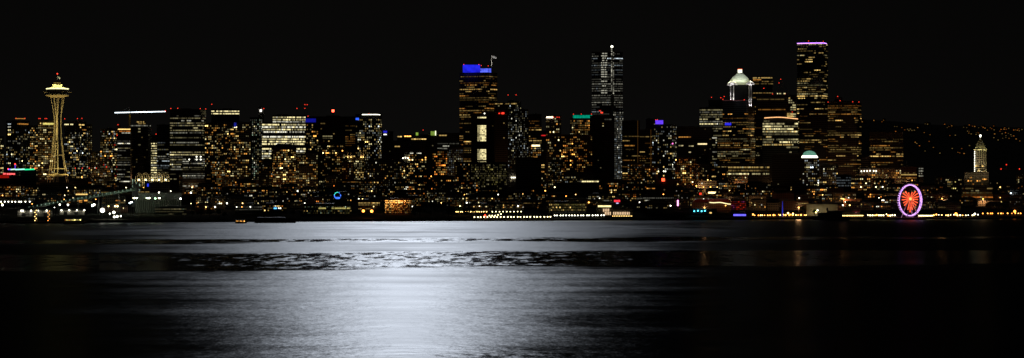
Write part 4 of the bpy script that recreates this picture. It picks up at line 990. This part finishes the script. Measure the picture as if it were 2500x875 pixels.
crane(316.5, 990, 262, 274, 280, 404, (276.5, 273), 'yellow tower crane with a long white lit jib above the round dark tower', True, [(404, 271)], plain('yellow_crane_paint', (.55, .38, .05), .5))
crane(2457, 560, 403, 415, 2443, 2490, (415, 414), 'unlit tower crane with three red lamps right of the old pyramid tower', False, [(2457, 402.5), (2444, 413), (2489, 413)], M['dark'])
def mast(px, s, yt, label, r=1.8, st=9):
    Y, xw, rz, U, V = frame(px, s); gz = ground(s); root = empty('radio_mast', (xw, Y, gz), rz); tag(root, label, 'mast'); h = Z(yt, Y) - gz
    m = MB()
    for k in range(3):
        a = 2*PI*k/3; m.beam((5*math.cos(a), 5*math.sin(a), 0), (.5*math.cos(a), .5*math.sin(a), h - 1), .3, 4, .15)
    for j in range(10):
        zz = h*j/10; w = 5 - 4.5*j/10
        for k in range(3):
            a = 2*PI*k/3; c = 2*PI*(k+1)/3; m.beam((w*math.cos(a), w*math.sin(a), zz), (w*math.cos(c), w*math.sin(c), zz), .12, 3)
    m.build('lattice', M['metal'], root); m = MB(); m.ball((0, 0, h), r, 10); m.build('beacon', EP('red', st), root)
mast(813, 1140, 271, 'lattice radio mast with a big red beacon on the ridge', 2.6, 12)

# ------------------------------------------------------------------ globe sign
def globe():
    s = 250; Y, xw, rz, U, V = frame(824, s); gz = Z(487.5, Y) + 1.0; root = empty('globe_sign', (xw, Y, gz), rz); tag(root, 'blue neon globe sign with a teal upper edge on the newspaper block', 'globe sign')
    R = 7.6*V; cz = R + .4; m = MB(); m.ball((0, 0, cz), R*.94, 20); m.build('sphere', M['dark'], root)
    hb, ht = emit('blue_neon', (.05, .18, 1), 2.2, .4, .4), emit('teal_neon', (.05, .75, .6), 1.6, .4, .4)
    m = MB(); n = 40
    for i in range(n):
        a, c = 2*PI*i/n, 2*PI*(i+1)/n
        mid = math.degrees((a+c)/2)
        if 20 < mid < 48 or 320 < mid < 340 or i % 9 == 7: continue
        m.beam((R*math.cos(a), -.3, cz + R*math.sin(a)), (R*math.cos(c), -.3, cz + R*math.sin(c)), .5, 5, None, 1 if 60 < mid < 170 else 0)
    m.build('neon_outline', [hb, ht], root)
    m = MB()
    for k in (-2.2, -.5): m.beam((-R*.6, -R*.85, cz - R*.75 + k + 1), (R*.65, -R*.85, cz - R*.75 + k + 1), .45, 5)
    m.build('neon_band', hb, root)
    m = MB(); m.box(0, 0, .2, 3, 3, .8); m.build('plinth', M['dark'], root)
globe()

# ------------------------------------------------------------------ grain terminal, conveyor, sheds
def terminal():
    n = 22
    for i in range(n):
        px = 332 + 5.2*i; s = 150; Y, xw, rz, U, V = frame(px, s); gz = ground(s) - 1; h = Z(490 if i % 7 else 482, Y) - gz
        root = empty('grain_silo', (xw, Y, gz), rz)
        tag(root, 'tall pale concrete grain silo in the tight row under the green white lamps', 'silo', 'row of grain silos at the terminal')
        m = MB(); m.lathe([(2.4*V, 0), (2.4*V, h)], 16); m.build('shell', M['silo'], root)
        m = MB(); m.lathe([(2.5*V, h + .05), (2.5*V, h + .6), (.8*V, h + 1.8)], 16); m.build('cap', M['metal'], root)
    Y, xw, rz, U, V = frame(385, 160); gz = ground(160); root = empty('silo_headhouse', (xw, Y, gz + 26), rz); tag(root, 'long headhouse gallery with small vertical slit lights on top of the silos', 'headhouse')
    z0 = Z(489, Y) - gz - 26; z1 = Z(472, Y) - gz - 26; lx = lambda p: (p-385)*U
    m = MB(); m.box(0, 8, (z0+z1)/2, 118*U, 9, z1-z0); m.build('hall', M['metal'], root)
    m = MB(); m.box(0, 8, z1 + .4, 120*U, 10, .7); m.build('roof', M['roof'], root)
    for px in (340, 346, 352, 365, 372, 378, 398, 404, 425, 431):
        m = MB(); m.box(lx(px), 3.3, (z0+z1)/2 + random.uniform(-.5, 2), .5, .3, 2.2); m.build('slit_light', EM('green', random.choice([1, 2])), root)
    m = MB(); m.box(lx(330), 2, (z0 + Z(445, Y) - gz - 26)/2 - 5, 16*U, 10, Z(445, Y) - gz - 26 - z0 + 10); m.build('lift_tower', M['dark'], root)
    for (px, py) in ((317, 441), (317, 447), (322, 441), (326, 447), (317, 463), (322, 463), (334, 452), (334, 465), (317, 455)):
        m = MB(); m.box(lx(px) + 4, -3.4, Z(py, Y) - gz - 26, 1.0, .3, 3.2); m.build('slit_light', EM('green', random.choice([2, 3])), root)
    # lamp gantries
    for (px, py, h, e) in ((327, 484, (1, .95, .5), 1), (334, 484, (.85, 1, .75), 1), (359, 484, (.8, 1, .6), 1), (364, 484, (1, 1, .75), 1), (379, 485, (.5, 1, .5), .6), (389, 484, (1, .92, .5), 1), (441, 485.5, (1, 1, .9), .8), (317, 496, (.75, .95, 1), .6), (321, 494, (.75, .95, 1), .6)):
        Y, xw, rz, U, V = frame(px, 110); gz = ground(110); r = empty('flood_lamp_mast', (xw, Y, gz), rz)
        tag(r, 'tall floodlight mast with a %s head before the silos, at %s' % ('green' if h[0] < .8 else ('yellow' if h[2] < .6 else 'white'), 'the lift tower' if px < 340 else ('the middle' if px < 400 else 'the row end')), 'floodlight', 'floodlight masts at the grain terminal')
        hz = Z(py, Y) - gz
        m = MB(); m.beam((0, 0, 0), (0, 0, hz), .3, 6, .2); m.build('pole', M['metal'], r)
        m = MB(); m.box(0, -.3, hz, 2.2, .8, 1.3); m.build('lamp_head', emit('flood_lamp', h, 20*e), r)
        point((0, 2.0, hz - 2), 900*e, h, r, .5)
terminal()
def conveyor():
    x0, y0, s0 = 62, 509, 60; x1, y1, s1 = 330, 462, 150
    root = empty('grain_conveyor', (0, 0, 0)); tag(root, 'long sloping covered conveyor with small upright lights, rising from the dock to the silos', 'conveyor')
    def P(t, dy=0):
        px = x0 + (x1-x0)*t; py = y0 + (y1-y0)*t + dy; Y = shore(px) + s0 + (s1-s0)*t; return Vector((X(px, Y), Y, Z(py, Y)))
    a, c = P(0), P(1); root.location = a; m = MB(); n = 26
    for i in range(n):
        p, q2 = P(i/n) - a, P((i+1)/n) - a
        m.beam(p, q2, 2.3, 4)
    m.build('gallery', plain('green_grey_cladding', (.16, .22, .19), .7), root)
    for i in range(1, 27):
        p = P(i/27) - a; m = MB(); m.box(p.x, p.y - 2.5, p.z + .4, .7, .3, 2.4); m.build('gallery_light', EM('green', 3 if i > 2 else 2), root)
    for i in (3, 8, 13, 18, 23):
        p = P(i/27) - a; m = MB(); gz = 3.0 - a.z
        for sx in (-2, 2): m.beam((p.x + sx, p.y, gz), (p.x, p.y, p.z - 2), .4, 4)
        m.build('trestle', M['metal'], root)
    for i in (6, 14, 21):
        p = P(i/27) - a; point((p.x, p.y - 8, p.z + 3), 260, (.7, 1, .75), root, .4)
conveyor()
def dock_shed(xa, xb, yt, yb, s, label, lampx, low=None):
    xc = (xa+xb)/2; Y, xw, rz, U, V = frame(xc, s); gz = Z(yb, Y); root = empty('dock_shed', (xw, Y, gz), rz); tag(root, label, 'shed')
    h = Z(yt, Y) - gz; lx = lambda p: (p-xc)*U; W = (xb-xa)*U
    m = MB(); n = int(W/1.4)
    for i in range(n): m.box(-W/2 + W*(i+.5)/n, 10 + (.0 if i % 2 else .25), h/2, W/n, 20, h - .02*(i % 2))
    m.build('wall', M['shed'], root)
    m = MB(); m.prism([(-W/2-1, -1.5), (W/2+1, -1.5), (W/2+1, 21.5), (-W/2-1, 21.5)], h + .05, h + 3, 0, .85); m.build('roof', M['roof'], root)
    m = MB()
    k = 0
    while -W/2 + 6 + k*15 < W/2 - 6:
        m.box(-W/2 + 8 + k*15, -.3, h*.32, 5, .4, h*.62); k += 1
    m.build('door', M['dark'], root)
    for px in lampx:
        m = MB(); m.ball((lx(px), -1.7, h + .2), .95, 8); m.build('eaves_lamp', EP('white', 7), root); point((lx(px), -2.6, h - .8), 150, (1, .93, .75), root, .4)
dock_shed(43, 128, 515, 529, 80, 'pale corrugated dock shed under the foot of the conveyor', (52, 56, 76, 93, 114))
dock_shed(146, 206, 514, 525, 115, 'pale dock shed right of the string lit dock tower', (120, 150, 169, 188, 206))
# pier decks
def pier(xa, xb, yt, s0, s1, label):
    xc = (xa+xb)/2; Y, xw, rz, U, V = frame(xc, s0); root = empty('pier', (xw, Y, 0), rz); tag(root, label, 'pier'); W = (xb-xa)*U; D = s1 - s0; zt = 2.6
    m = MB(); m.box(0, D/2, zt - .35, W, D, .7); m.build('deck', M['timber'], root)
    n = max(3, int(W/7))
    m = MB()
    for i in range(n+1):
        for y in (.6, D*.5): m.beam((-W/2 + .4 + (W-.8)*i/n, y, -3), (-W/2 + .4 + (W-.8)*i/n, y, zt - .7), .3, 6)
    m.build('piling', M['timber'], root)
pier(38, 215, 0, -40, 10, 'long dark dock under the pale sheds at the west end')
pier(1010, 1350, 0, -14, 6, 'low promenade deck with a row of round lamps')
pier(2040, 2135, 0, -30, 10, 'pier deck under the red pointed roof')
pier(2150, 2262, 0, -62, 10, 'pier carrying the big wheel')
pier(2275, 2440, 0, -36, 10, 'pier right of the big wheel with a lit edge')
# string lit dock towers
for (px, s, y0, y1, h, lab) in ((88, -14, 511, 535, 'warm', 'narrow dock tower strung with warm lamps between the shed doors'), (120, -14, 513, 532, 'amber', 'narrow dock tower strung with small yellow lamps right of the first shed')):
    Y, xw, rz, U, V = frame(px, s); root = empty('dock_tower', (xw, Y, 2.6), rz); tag(root, lab, 'dock tower'); h1 = Z(y0, Y) - 2.6
    m = MB()
    for sx in (-1.5, 1.5):
        for sy in (-1.5, 1.5): m.beam((sx, sy, 0), (sx, sy, h1), .2, 4)
    for j in range(5): m.box(0, 0, h1*(j+.5)/5, 3.2, 3.2, .2)
    m.build('frame', M['metal'], root)
    for j in range(6):
        m = MB(); m.ball((-1.5 + (j % 2)*1.8, -1.9, h1*(j+.4)/6), .6 if h == 'warm' else .42, 6); m.build('lamp', EP(h, 5), root)

# ------------------------------------------------------------------ street lamps
lamp_proto = {}
def lamp(px, s, py, hue, label, group, size=1.0, light=0, lc=None):
    Y, xw, rz, U, V = frame(px, s); gz = ground(s) if s > 0 else 2.6; h = max(3.0, Z(py, Y) - gz)
    key = (hue, round(size, 1), round(h))
    if key not in lamp_proto:
        m = MB(); m.beam((0, 0, 0), (0, 0, h), .16, 6, .1); m.beam((0, 0, h), (0, -.8, h + .15), .08, 4)
        root = m.build('street_lamp', M['dark']); k = MB(); k.ball((0, -.9, h), .95*size, 8); hd = k.build('lamp_globe', EP(hue, 7), root); lamp_proto[key] = (root, hd)
    else:
        r0, h0 = lamp_proto[key]; root = r0.copy(); col.objects.link(root); hd = h0.copy(); col.objects.link(hd); hd.parent = root
    root.location = (xw, Y, gz); root.rotation_euler = (0, 0, rz); tag(root, label, 'street lamp', group)
    if light: point((0, -1.4, h - 1), light, lc or HUE.get(hue, (1, .8, .5)), root, .5)
R_ = random.Random(5)
for i in range(9): lamp(2 + i*8.6 + R_.uniform(-2, 2), 250, 493, 'white', 'round white street lamp in the row above the west dock', 'lamps above the west dock', .9)
for i in range(24): lamp(1158 + i*8.1 + R_.uniform(-1, 1), -6, 533.5, 'pale', 'round cream lamp in the long row at the promenade edge', 'promenade edge lamps', .9, 60 if i % 8 == 3 else 0)
for i in range(14): lamp(1112 + i*5.9 + R_.uniform(-2, 2), 60, 517.5, 'warm', 'warm lamp in the upper row behind the promenade park', 'upper park lamps', .7)
for i in range(9): lamp(1202 + i*8.8, 60, 517.3, 'pale', 'cream lamp in the upper row above the promenade', 'upper promenade lamps', .7)
for i in range(5): lamp(1195 + i*7, 22, 531 - 2.0*i, 'pale', 'cream lamp on the ramp climbing beside the red beacon', 'ramp lamps', .8)
for i in range(18): lamp(1354 + i*7.1 + R_.uniform(-1, 1), 4, 526.5, 'white', 'cold white quay lamp in the row before the yellow bay block', 'white quay lamps', .9, 60 if i % 6 == 3 else 0)
for i in range(12): lamp(1496 + i*4.2, 2, 528, 'warm', 'small low lamp in the row before the pillars given a floodlit glow', 'pillar hall lamps', .45)
for i in range(22): lamp(1838 + i*6.2 + R_.uniform(-2.5, 2.5), 8, 527 + R_.uniform(-3, 2), R_.choice(['amber', 'amber', 'warm', 'orange']), 'amber quay lamp in the cluster below the huge unlit block', 'amber quay lamps', R_.choice([.7, .9, 1.2]), 120 if i % 7 == 2 else 0)
for i in range(13): lamp(2058 + i*4.0, -24, 527, 'warm', 'lamp in the tight row along the red roofed pier', 'red roofed pier lamps', .75, 50 if i % 6 == 2 else 0)
for i in range(13): lamp(2118 + i*5.6 + R_.uniform(-1.5, 1.5), -30, 527 - R_.uniform(0, 2.5), R_.choice(['warm', 'amber', 'pale']), 'lamp in the mixed cluster left of the big wheel', 'lamps left of the wheel', R_.choice([.8, 1.1]))
for i in range(13): lamp(2244 + i*2.7, -36, 527, 'pale', 'lamp in the tight bright row right of the big wheel', 'lamps right of the wheel', .75)
for i in range(16): lamp(2279 + i*7.2 + R_.uniform(-2, 2), -16, 526.5 - R_.uniform(-1.5, 2.5), R_.choice(['warm', 'amber', 'pale', 'white']), 'lamp along the pier under the old pyramid tower', 'lamps under the pyramid tower', R_.choice([.6, .8, 1.1]))
for i in range(12): lamp(2400 + i*8.6 + R_.uniform(-3, 3), 30, 525 - R_.uniform(-2, 4), R_.choice(['amber', 'orange', 'warm']), 'amber lamp on the quay at the east end', 'east end quay lamps', R_.choice([.6, .9]))
for (px, py, h, sz, lab) in ((250, 514, 'white', 3.2, 'largest white dock floodlight left of the silos'), (278, 519, 'white', 1.9, 'white dock floodlight right of the largest one'), (226, 502, 'green', 1.8, 'green white lamp above the conveyor foot'), (230, 500, 'white', 1.5, 'white lamp beside the green white lamp'),
        (281, 504, 'pale', 1.2, 'upper pale lamp over the dock'), (287, 504, 'pale', 1.2, 'upper pale lamp on a leaning boom over the dock'), (265, 504, 'yellow', .9, 'small yellow lamp over the dock'), (279, 530, 'white', 1.5, 'low white lamp at the dock edge'), (286, 529, 'white', 1.7, 'low bright lamp at the dock edge'), (295, 528, 'white', 1.1, 'low lamp at the dock end'), (268, 522, 'white', 1.0, 'low lamp behind the dock floodlights'),
        (887, 515.5, 'orange', 2.0, 'orange starry lamp left of its twin by the glitter block'), (907.5, 516, 'orange', 2.1, 'orange starry lamp right of its twin by the glitter block'),
        (2334, 525.5, 'orange', 2.2, 'largest orange quay lamp under the old pyramid tower'), (2477.5, 516.5, 'orange', 2.0, 'large orange lamp at the east end'), (388, 470.5, 'white', 1.0, 'white lamp above the silo headhouse'), (466, 471, 'white', 1.2, 'lone white lamp right of the silos'),
        (6, 501, 'white', 1.3, 'white lamp at the west end'), (146, 500, 'white', 1.2, 'white lamp above the dock shed'), (166, 501, 'white', 1.3, 'second white lamp above the dock shed'), (2380, 526, 'white', 1.4, 'bright white lamp on the ferry pier'), (1184, 528, 'red', 1.5, 'red round beacon at the promenade'),
        (1924, 521, 'warm', 1.4, 'brightest warm lamp in the amber quay cluster'), (1936, 522, 'warm', 1.2, 'warm lamp right of the brightest quay lamp'), (1995, 505, 'white', 1.0, 'white lamp before the pale windowless hall'), (1996, 514, 'white', 1.1, 'second white lamp before the pale windowless hall'), (1992, 519, 'yellow', 1.0, 'yellow lamp before the pale windowless hall')):
    s = 20 if py > 508 else 120
    lamp(px, s, py, h, lab, None, sz, 3200 if px in (250, 226, 278) else 500, (.85, 1, .8) if px < 300 else None)
cand = 0
zones = [(620, 446, 470), (520, 456, 476), (420, 468, 486), (320, 482, 496), (220, 494, 508), (140, 502, 516)]
places = {620: 'upper slope street', 520: 'middle slope street', 420: 'lower slope street', 320: 'slope foot street', 220: 'street near the shore', 140: 'street behind the quay'}
for z in range(420):
    if cand >= 75: break
    s0, ya, yb = R_.choice(zones); px = R_.uniform(5, 2495)
    if 318 < px < 455 and s0 < 400 or (px > 2250 and R_.random() < .5) or 1885 < px < 1950: continue
    Y = shore(px) + s0 - 22; py = CY - (ground(s0) + 9 - CH) * F / Y
    if occluded(px, py, s0 - 22, None): continue
    land = min(LAND, key=lambda q: abs(q[0] - px))[1]
    lamp(px, s0 - 22, py, R_.choice(['white', 'pale', 'warm', 'amber', 'white']), 'street lamp on the %s below the %s' % (places[s0], land), 'street lamps on the city slope', R_.choice([.6, .8, 1.0]), 500 if cand % 3 == 0 else 0, (1, .7, .38)); cand += 1

# ------------------------------------------------------------------ boats
def boat(xc, yw, L, label, hue, hue2, decks=1, up=6):
    # yw: pixel row of the waterline
    Y = CH * F / (yw - CY); xw = X(xc, Y); rz = -math.atan2(xw, Y); root = empty('passenger_boat', (xw, Y, 0), rz); tag(root, label, 'boat'); V = Y/F; l = L*V
    m = MB(); hull = [(-l/2, -2), (l/2 - 5, -3), (l/2, 0), (l/2 - 5, 3), (-l/2, 2)]; m.prism(hull, -.6, 1.6, 0, 1.04); m.build('hull', M['dark'], root)
    m = MB(); m.box(-l*.04, 0, 1.6 + 1.3*decks, l*.78, 4.2, 2.5*decks); m.build('cabin', M['metal'], root)
    m = MB(); m.box(-l*.04, 0, 1.6 + 2.6*decks + .15, l*.82, 4.8, .3); m.build('roof', M['metal'], root)
    n = max(5, int(l/2.2))
    for i in range(n):
        if R_.random() < .85:
            m = MB(); x = -l*.43 + l*.78*(i+.5)/n; m.box(x, -2.2, .3 + 2.6*decks + R_.uniform(-.2, .2), 1.3, .25, 1.0); m.build('window', EM(hue if R_.random() < .8 else hue2, R_.choice([3, 4, 4, 5])), root)
boat(180, 547.5, 50, 'low passenger boat with a string of yellow lights below the dock sheds', 'yellow', 'amber', 2)
boat(588, 545.5, 28, 'small boat with bright orange lights near the shore', 'amber', 'orange')
def barge():
    Y = CH*F/(544.2 - CY); xw = X(672, Y); rz = -math.atan2(xw, Y); root = empty('barge', (xw, Y, 0), rz); tag(root, 'long dark brown barge moored right of the small orange lit boat', 'barge'); V = Y/F; l = 100*V
    m = MB(); m.prism([(-l/2+2, -6), (l/2-2, -6), (l/2, 6), (-l/2, 6)], -.5, 6.4, 0, 1.02); m.build('hull', plain('rusty_hull', (.12, .05, .035), .8), root)
    m = MB(); m.beam((l/2 - 1, -5, 6.4), (l/2 - 1, -5, 9), .2, 5); m.build('mooring_post', M['metal'], root)
    m = MB(); m.box(-l*.1, 0, 7.0, l*.7, 9, 1.1); m.build('hatch_cover', M['dark'], root)
barge()
def ferry():
    s = -44; Y, xw, rz, U, V = frame(2030, s); root = empty('moored_ship', (xw, Y, 0), rz); tag(root, 'long unlit ship hull moored left of the red roofed pier', 'ship'); l = 90*V
    m = MB(); m.prism([(-l/2, -3), (l/2 - 8, -6), (l/2, 0), (l/2 - 8, 6), (-l/2, 5)], -.5, 5.5, 0, 1.04); m.build('hull', M['dark'], root)
    m = MB(); m.box(-2, 0, 8.1, l*.66, 9, 5); m.box(4, 0, 12.1, l*.4, 7, 3); m.build('superstructure', M['metal'], root)
    m = MB(); m.lathe([(1.6, 13.7), (1.3, 18)], 10, 0, (-6, 0)); m.build('funnel', M['dark'], root)
    m = MB(); m.beam((10, 0, 13.6), (10, 0, 20), .2, 5); m.build('mast', M['metal'], root)
ferry()
# pale hall behind the ship and blue lit obelisk
Y, xw, rz, U, V = frame(1910.5, 14); root = empty('obelisk', (xw, Y, ground(14)), rz); tag(root, 'slim blue lit obelisk on the quay', 'obelisk')
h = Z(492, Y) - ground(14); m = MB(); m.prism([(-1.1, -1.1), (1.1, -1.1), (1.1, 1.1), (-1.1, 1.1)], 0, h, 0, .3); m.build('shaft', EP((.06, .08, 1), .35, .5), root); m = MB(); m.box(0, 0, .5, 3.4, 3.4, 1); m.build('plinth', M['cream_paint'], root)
Y, xw, rz, U, V = frame(2007, 30); root = empty('quay_hall', (xw, Y, ground(30)), rz); tag(root, 'pale windowless hall lit by lamps behind the moored ship', 'hall')
h = Z(499, Y) - ground(30); m = MB(); m.prism([(-38*U, 0), (38*U, 0), (38*U, 22), (-38*U, 22)], 0, h); m.build('wall', M['cream_paint'], root)
m = MB(); m.prism([(-38.6*U, -.4), (38.6*U, -.4), (38.6*U, 22), (-38.6*U, 22)], h + .003, h + .9); m.build('roof', M['roof'], root)
for k in (-22, 14): point((k*U, -7, h*.5), 260, (1, .8, .4), root, .5)

# ------------------------------------------------------------------ trees in the shoreline park
def tree(px, s, H, label):
    Y, xw, rz, U, V = frame(px, s); rr = random.Random(int(px*3)); root = empty('park_tree', (xw, Y, ground(s) - .2), rr.uniform(0, 6)); tag(root, label, 'tree', 'trees in the shoreline park')
    m = MB(); m.beam((0, 0, 0), (.2, .1, H*.5), .45, 7, .28)
    for k in range(5):
        a = 2*PI*k/5 + rr.uniform(-.3, .3); m.beam((.2, .1, H*(.3 + .05*k)), (H*.24*math.cos(a), H*.24*math.sin(a), H*(.55 + .06*k)), .18, 5, .06)
    m.build('trunk', M['bark'], root)
    c = MB(); cl = [(rr.gauss(0, H*.15), rr.gauss(0, H*.15), H*(.45 + .45*rr.random())) for _ in range(26)]
    for (cx, cy, cz) in cl:
        for _ in range(26):
            d = Vector((rr.gauss(0, 1), rr.gauss(0, 1), rr.gauss(0, .8))).normalized() * rr.uniform(.3, 1)*H*.11; p = Vector((cx, cy, cz)) + d
            a = Vector((rr.uniform(-1, 1), rr.uniform(-1, 1), rr.uniform(-1, 1))).normalized()*.45; e = a.orthogonal().normalized()*.3
            c.face([p - a, p - e, p + a, p + e])
    c.build('crown', M['foliage'], root)
for i, px in enumerate((1012, 1024, 1037, 1050, 1064, 1079, 1095, 1012.5 + 90, 1120, 1138, 1156, 470, 490, 512, 534, 548, 1962, 1975, 1988, 2446, 2458, 716, 735, 862, 925)):
    where = 'below the ridge hospital' if 1000 < px < 1170 else ('right of the silos' if px < 560 else ('beside the barge' if px < 740 else ('near the orange lamps' if px < 930 else ('beside the moored ship' if px < 2000 else 'under the tower crane'))))
    tree(px, 34 + (i % 3)*16, 9 + (i*37 % 50)/8.0, 'dark leafy park tree on the shore %s' % where)

# ------------------------------------------------------------------ houses on the far hill
def hill_houses():
    rr = random.Random(8); proto = {}; n = 0; clusters = [(2105, 297, 14, 2, 5), (2265, 306, 10, 3, 5), (2318, 312, 12, 4, 5), (2362, 313, 14, 5, 10), (2368, 323, 12, 5, 6), (2398, 314, 18, 4, 8), (2425, 317, 18, 4, 9), (2455, 318, 14, 4, 6), (2487, 321, 14, 4, 7), (2445, 335, 25, 12, 12), (2385, 330, 22, 5, 6), (2150, 296, 40, 5, 5), (2210, 318, 40, 8, 7), (2260, 360, 60, 25, 8), (2350, 370, 60, 20, 6), (2480, 340, 25, 10, 7), (2200, 325, 30, 10, 5), (2300, 330, 70, 30, 8)]
    for (cx, cy, sx, sy, k) in clusters:
        for _ in range(k):
            px = cx + rr.gauss(0, sx*.5); py = cy + rr.gauss(0, sy*.5)
            # march along the sight line to the slope
            Y = None; yy = 5400
            while yy < 8400:
                if hill_z(px, yy) >= Z(py, yy): Y = yy; break
                yy += 20
            if Y is None: Y = 8300
            Y -= 10; hue, lv = rr.choice([('amber', 2), ('amber', 3), ('warm', 2), ('warm', 1), ('orange', 2), ('orange', 3), ('warm', 2)])
            key = (hue, lv)
            if key not in proto:
                root = empty('hillside_house', (0, 0, 0)); m = MB(); m.box(0, 4, 1.6, 9, 8, 6.4); m.build('wall', M['cream'], root)
                m = MB(); m.prism([(-5, -.6), (5, -.6), (5, 8.6), (-5, 8.6)], 4.82, 7.4, 0, .3); m.build('roof', M['roof'], root)
                m = MB(); m.box(-.6, -.1, 2.6, 2.8, .15, 1.6); m.build('window', EM(hue, lv), root); proto[key] = root; r = root
            else:
                p0 = proto[key]; r = p0.copy(); col.objects.link(r)
                for ch in p0.children:
                    c2 = ch.copy(); col.objects.link(c2); c2.parent = r
            r.location = (X(px, Y), Y, hill_z(px, Y) + 1.2); r.rotation_euler = (0, 0, -math.atan2(X(px, Y), Y))
            side = 'behind the red lamped peak' if px < 2180 else ('above the brown gridded tower' if px < 2290 else ('left of the old pyramid tower' if px < 2385 else 'right of the old pyramid tower'))
            tag(r, 'tiny %s lit house on the far hillside %s' % ({'amber': 'amber', 'warm': 'pale yellow', 'orange': 'orange', 'white': 'white'}[hue], side), 'house', 'houses on the far hillside'); n += 1
hill_houses()

for (px, s, e) in ((60, 900, 1), (200, 900, 1), (470, 600, 1), (560, 640, 1), (690, 640, 1), (800, 800, 1.4), (1100, 820, 1), (1150, 900, 1.6), (1230, 820, 1.5), (1310, 720, 1), (1420, 700, 1), (1540, 700, 1), (1700, 620, 2), (1790, 640, 2), (1900, 700, 1.5), (1980, 900, 1), (2060, 700, 2.5), (2160, 660, 3), (2215, 700, 2.5), (2180, 300, .8), (2060, 250, .7), (1720, 60, 1.2), (1780, 200, 1.5), (2300, 260, .6), (2400, 250, .6), (1950, 60, 2)):
    lamp(px, s, CY - (ground(s) + 11 - CH) * F / (shore(px) + s), 'amber', 'added facade glow lamp before the ' + min(LAND, key=lambda q: abs(q[0] - px))[1], 'facade glow lamps added between the towers', 1.0, (13000 if px < 1600 else 20000)*e, (1, .50, .20))  # sodium lamps added at hidden street level to make the facades glow
# ------------------------------------------------------------------ moon, sky, camera
AZ = math.radians(-2.6); EL = math.radians(16)
d = Vector((math.sin(AZ)*math.cos(EL), math.cos(AZ)*math.cos(EL), math.sin(EL)))
l = bpy.data.lights.new('moon', 'SUN'); l.energy = MOON = 0.225; l.angle = math.radians(.55); l.color = (.86, .91, 1.0)
o = bpy.data.objects.new('moon', l); col.objects.link(o); o.rotation_euler = d.to_track_quat('Z', 'Y').to_euler()
w = bpy.data.worlds.new('World'); sc.world = w; w.use_nodes = True; nt = w.node_tree; nt.nodes.clear()
sky = nt.nodes.new('ShaderNodeTexSky'); sky.sky_type = 'NISHITA'; sky.sun_disc = False; sky.sun_elevation = EL; sky.sun_rotation = AZ; sky.dust_density = .3; sky.air_density = 1.0
bw = nt.nodes.new('ShaderNodeRGBToBW'); cm = nt.nodes.new('ShaderNodeVectorMath'); cm.operation = 'SCALE'; cm.inputs[0].default_value = (1.06, 1.0, .93)
bg = nt.nodes.new('ShaderNodeBackground'); bg.inputs[1].default_value = .00011; ow = nt.nodes.new('ShaderNodeOutputWorld')
nt.links.new(sky.outputs[0], bw.inputs[0]); nt.links.new(bw.outputs[0], cm.inputs['Scale']); nt.links.new(cm.outputs[0], bg.inputs[0]); nt.links.new(bg.outputs[0], ow.inputs[0])
cam = bpy.data.cameras.new('camera'); co = bpy.data.objects.new('camera', cam); col.objects.link(co); co.location = (0, 0, CH); co.rotation_euler = (PI/2, 0, 0)
cam.sensor_width = 36; cam.lens = 36 * F / 2500.0; cam.clip_start = 1; cam.clip_end = 60000; sc.camera = co
vs = sc.view_settings; vs.view_transform = 'Standard'; vs.look = 'None'; vs.exposure = 0; vs.gamma = 1; vs.use_curve_mapping = False
cy = sc.cycles; cy.use_denoising = True; cy.denoiser = 'OPENIMAGEDENOISE'; cy.max_bounces = 4; cy.diffuse_bounces = 1; cy.glossy_bounces = 2; cy.sample_clamp_indirect = .6; cy.use_adaptive_sampling = False
cy.caustics_reflective = False; cy.caustics_refractive = False; sc.render.filter_size = 1.2 if hasattr(sc.render, 'filter_size') else 1.5; cy.pixel_filter_type = 'BLACKMAN_HARRIS'; cy.filter_width = 1.55
print('objects', len(bpy.data.objects), 'buildings', len(SPECS))
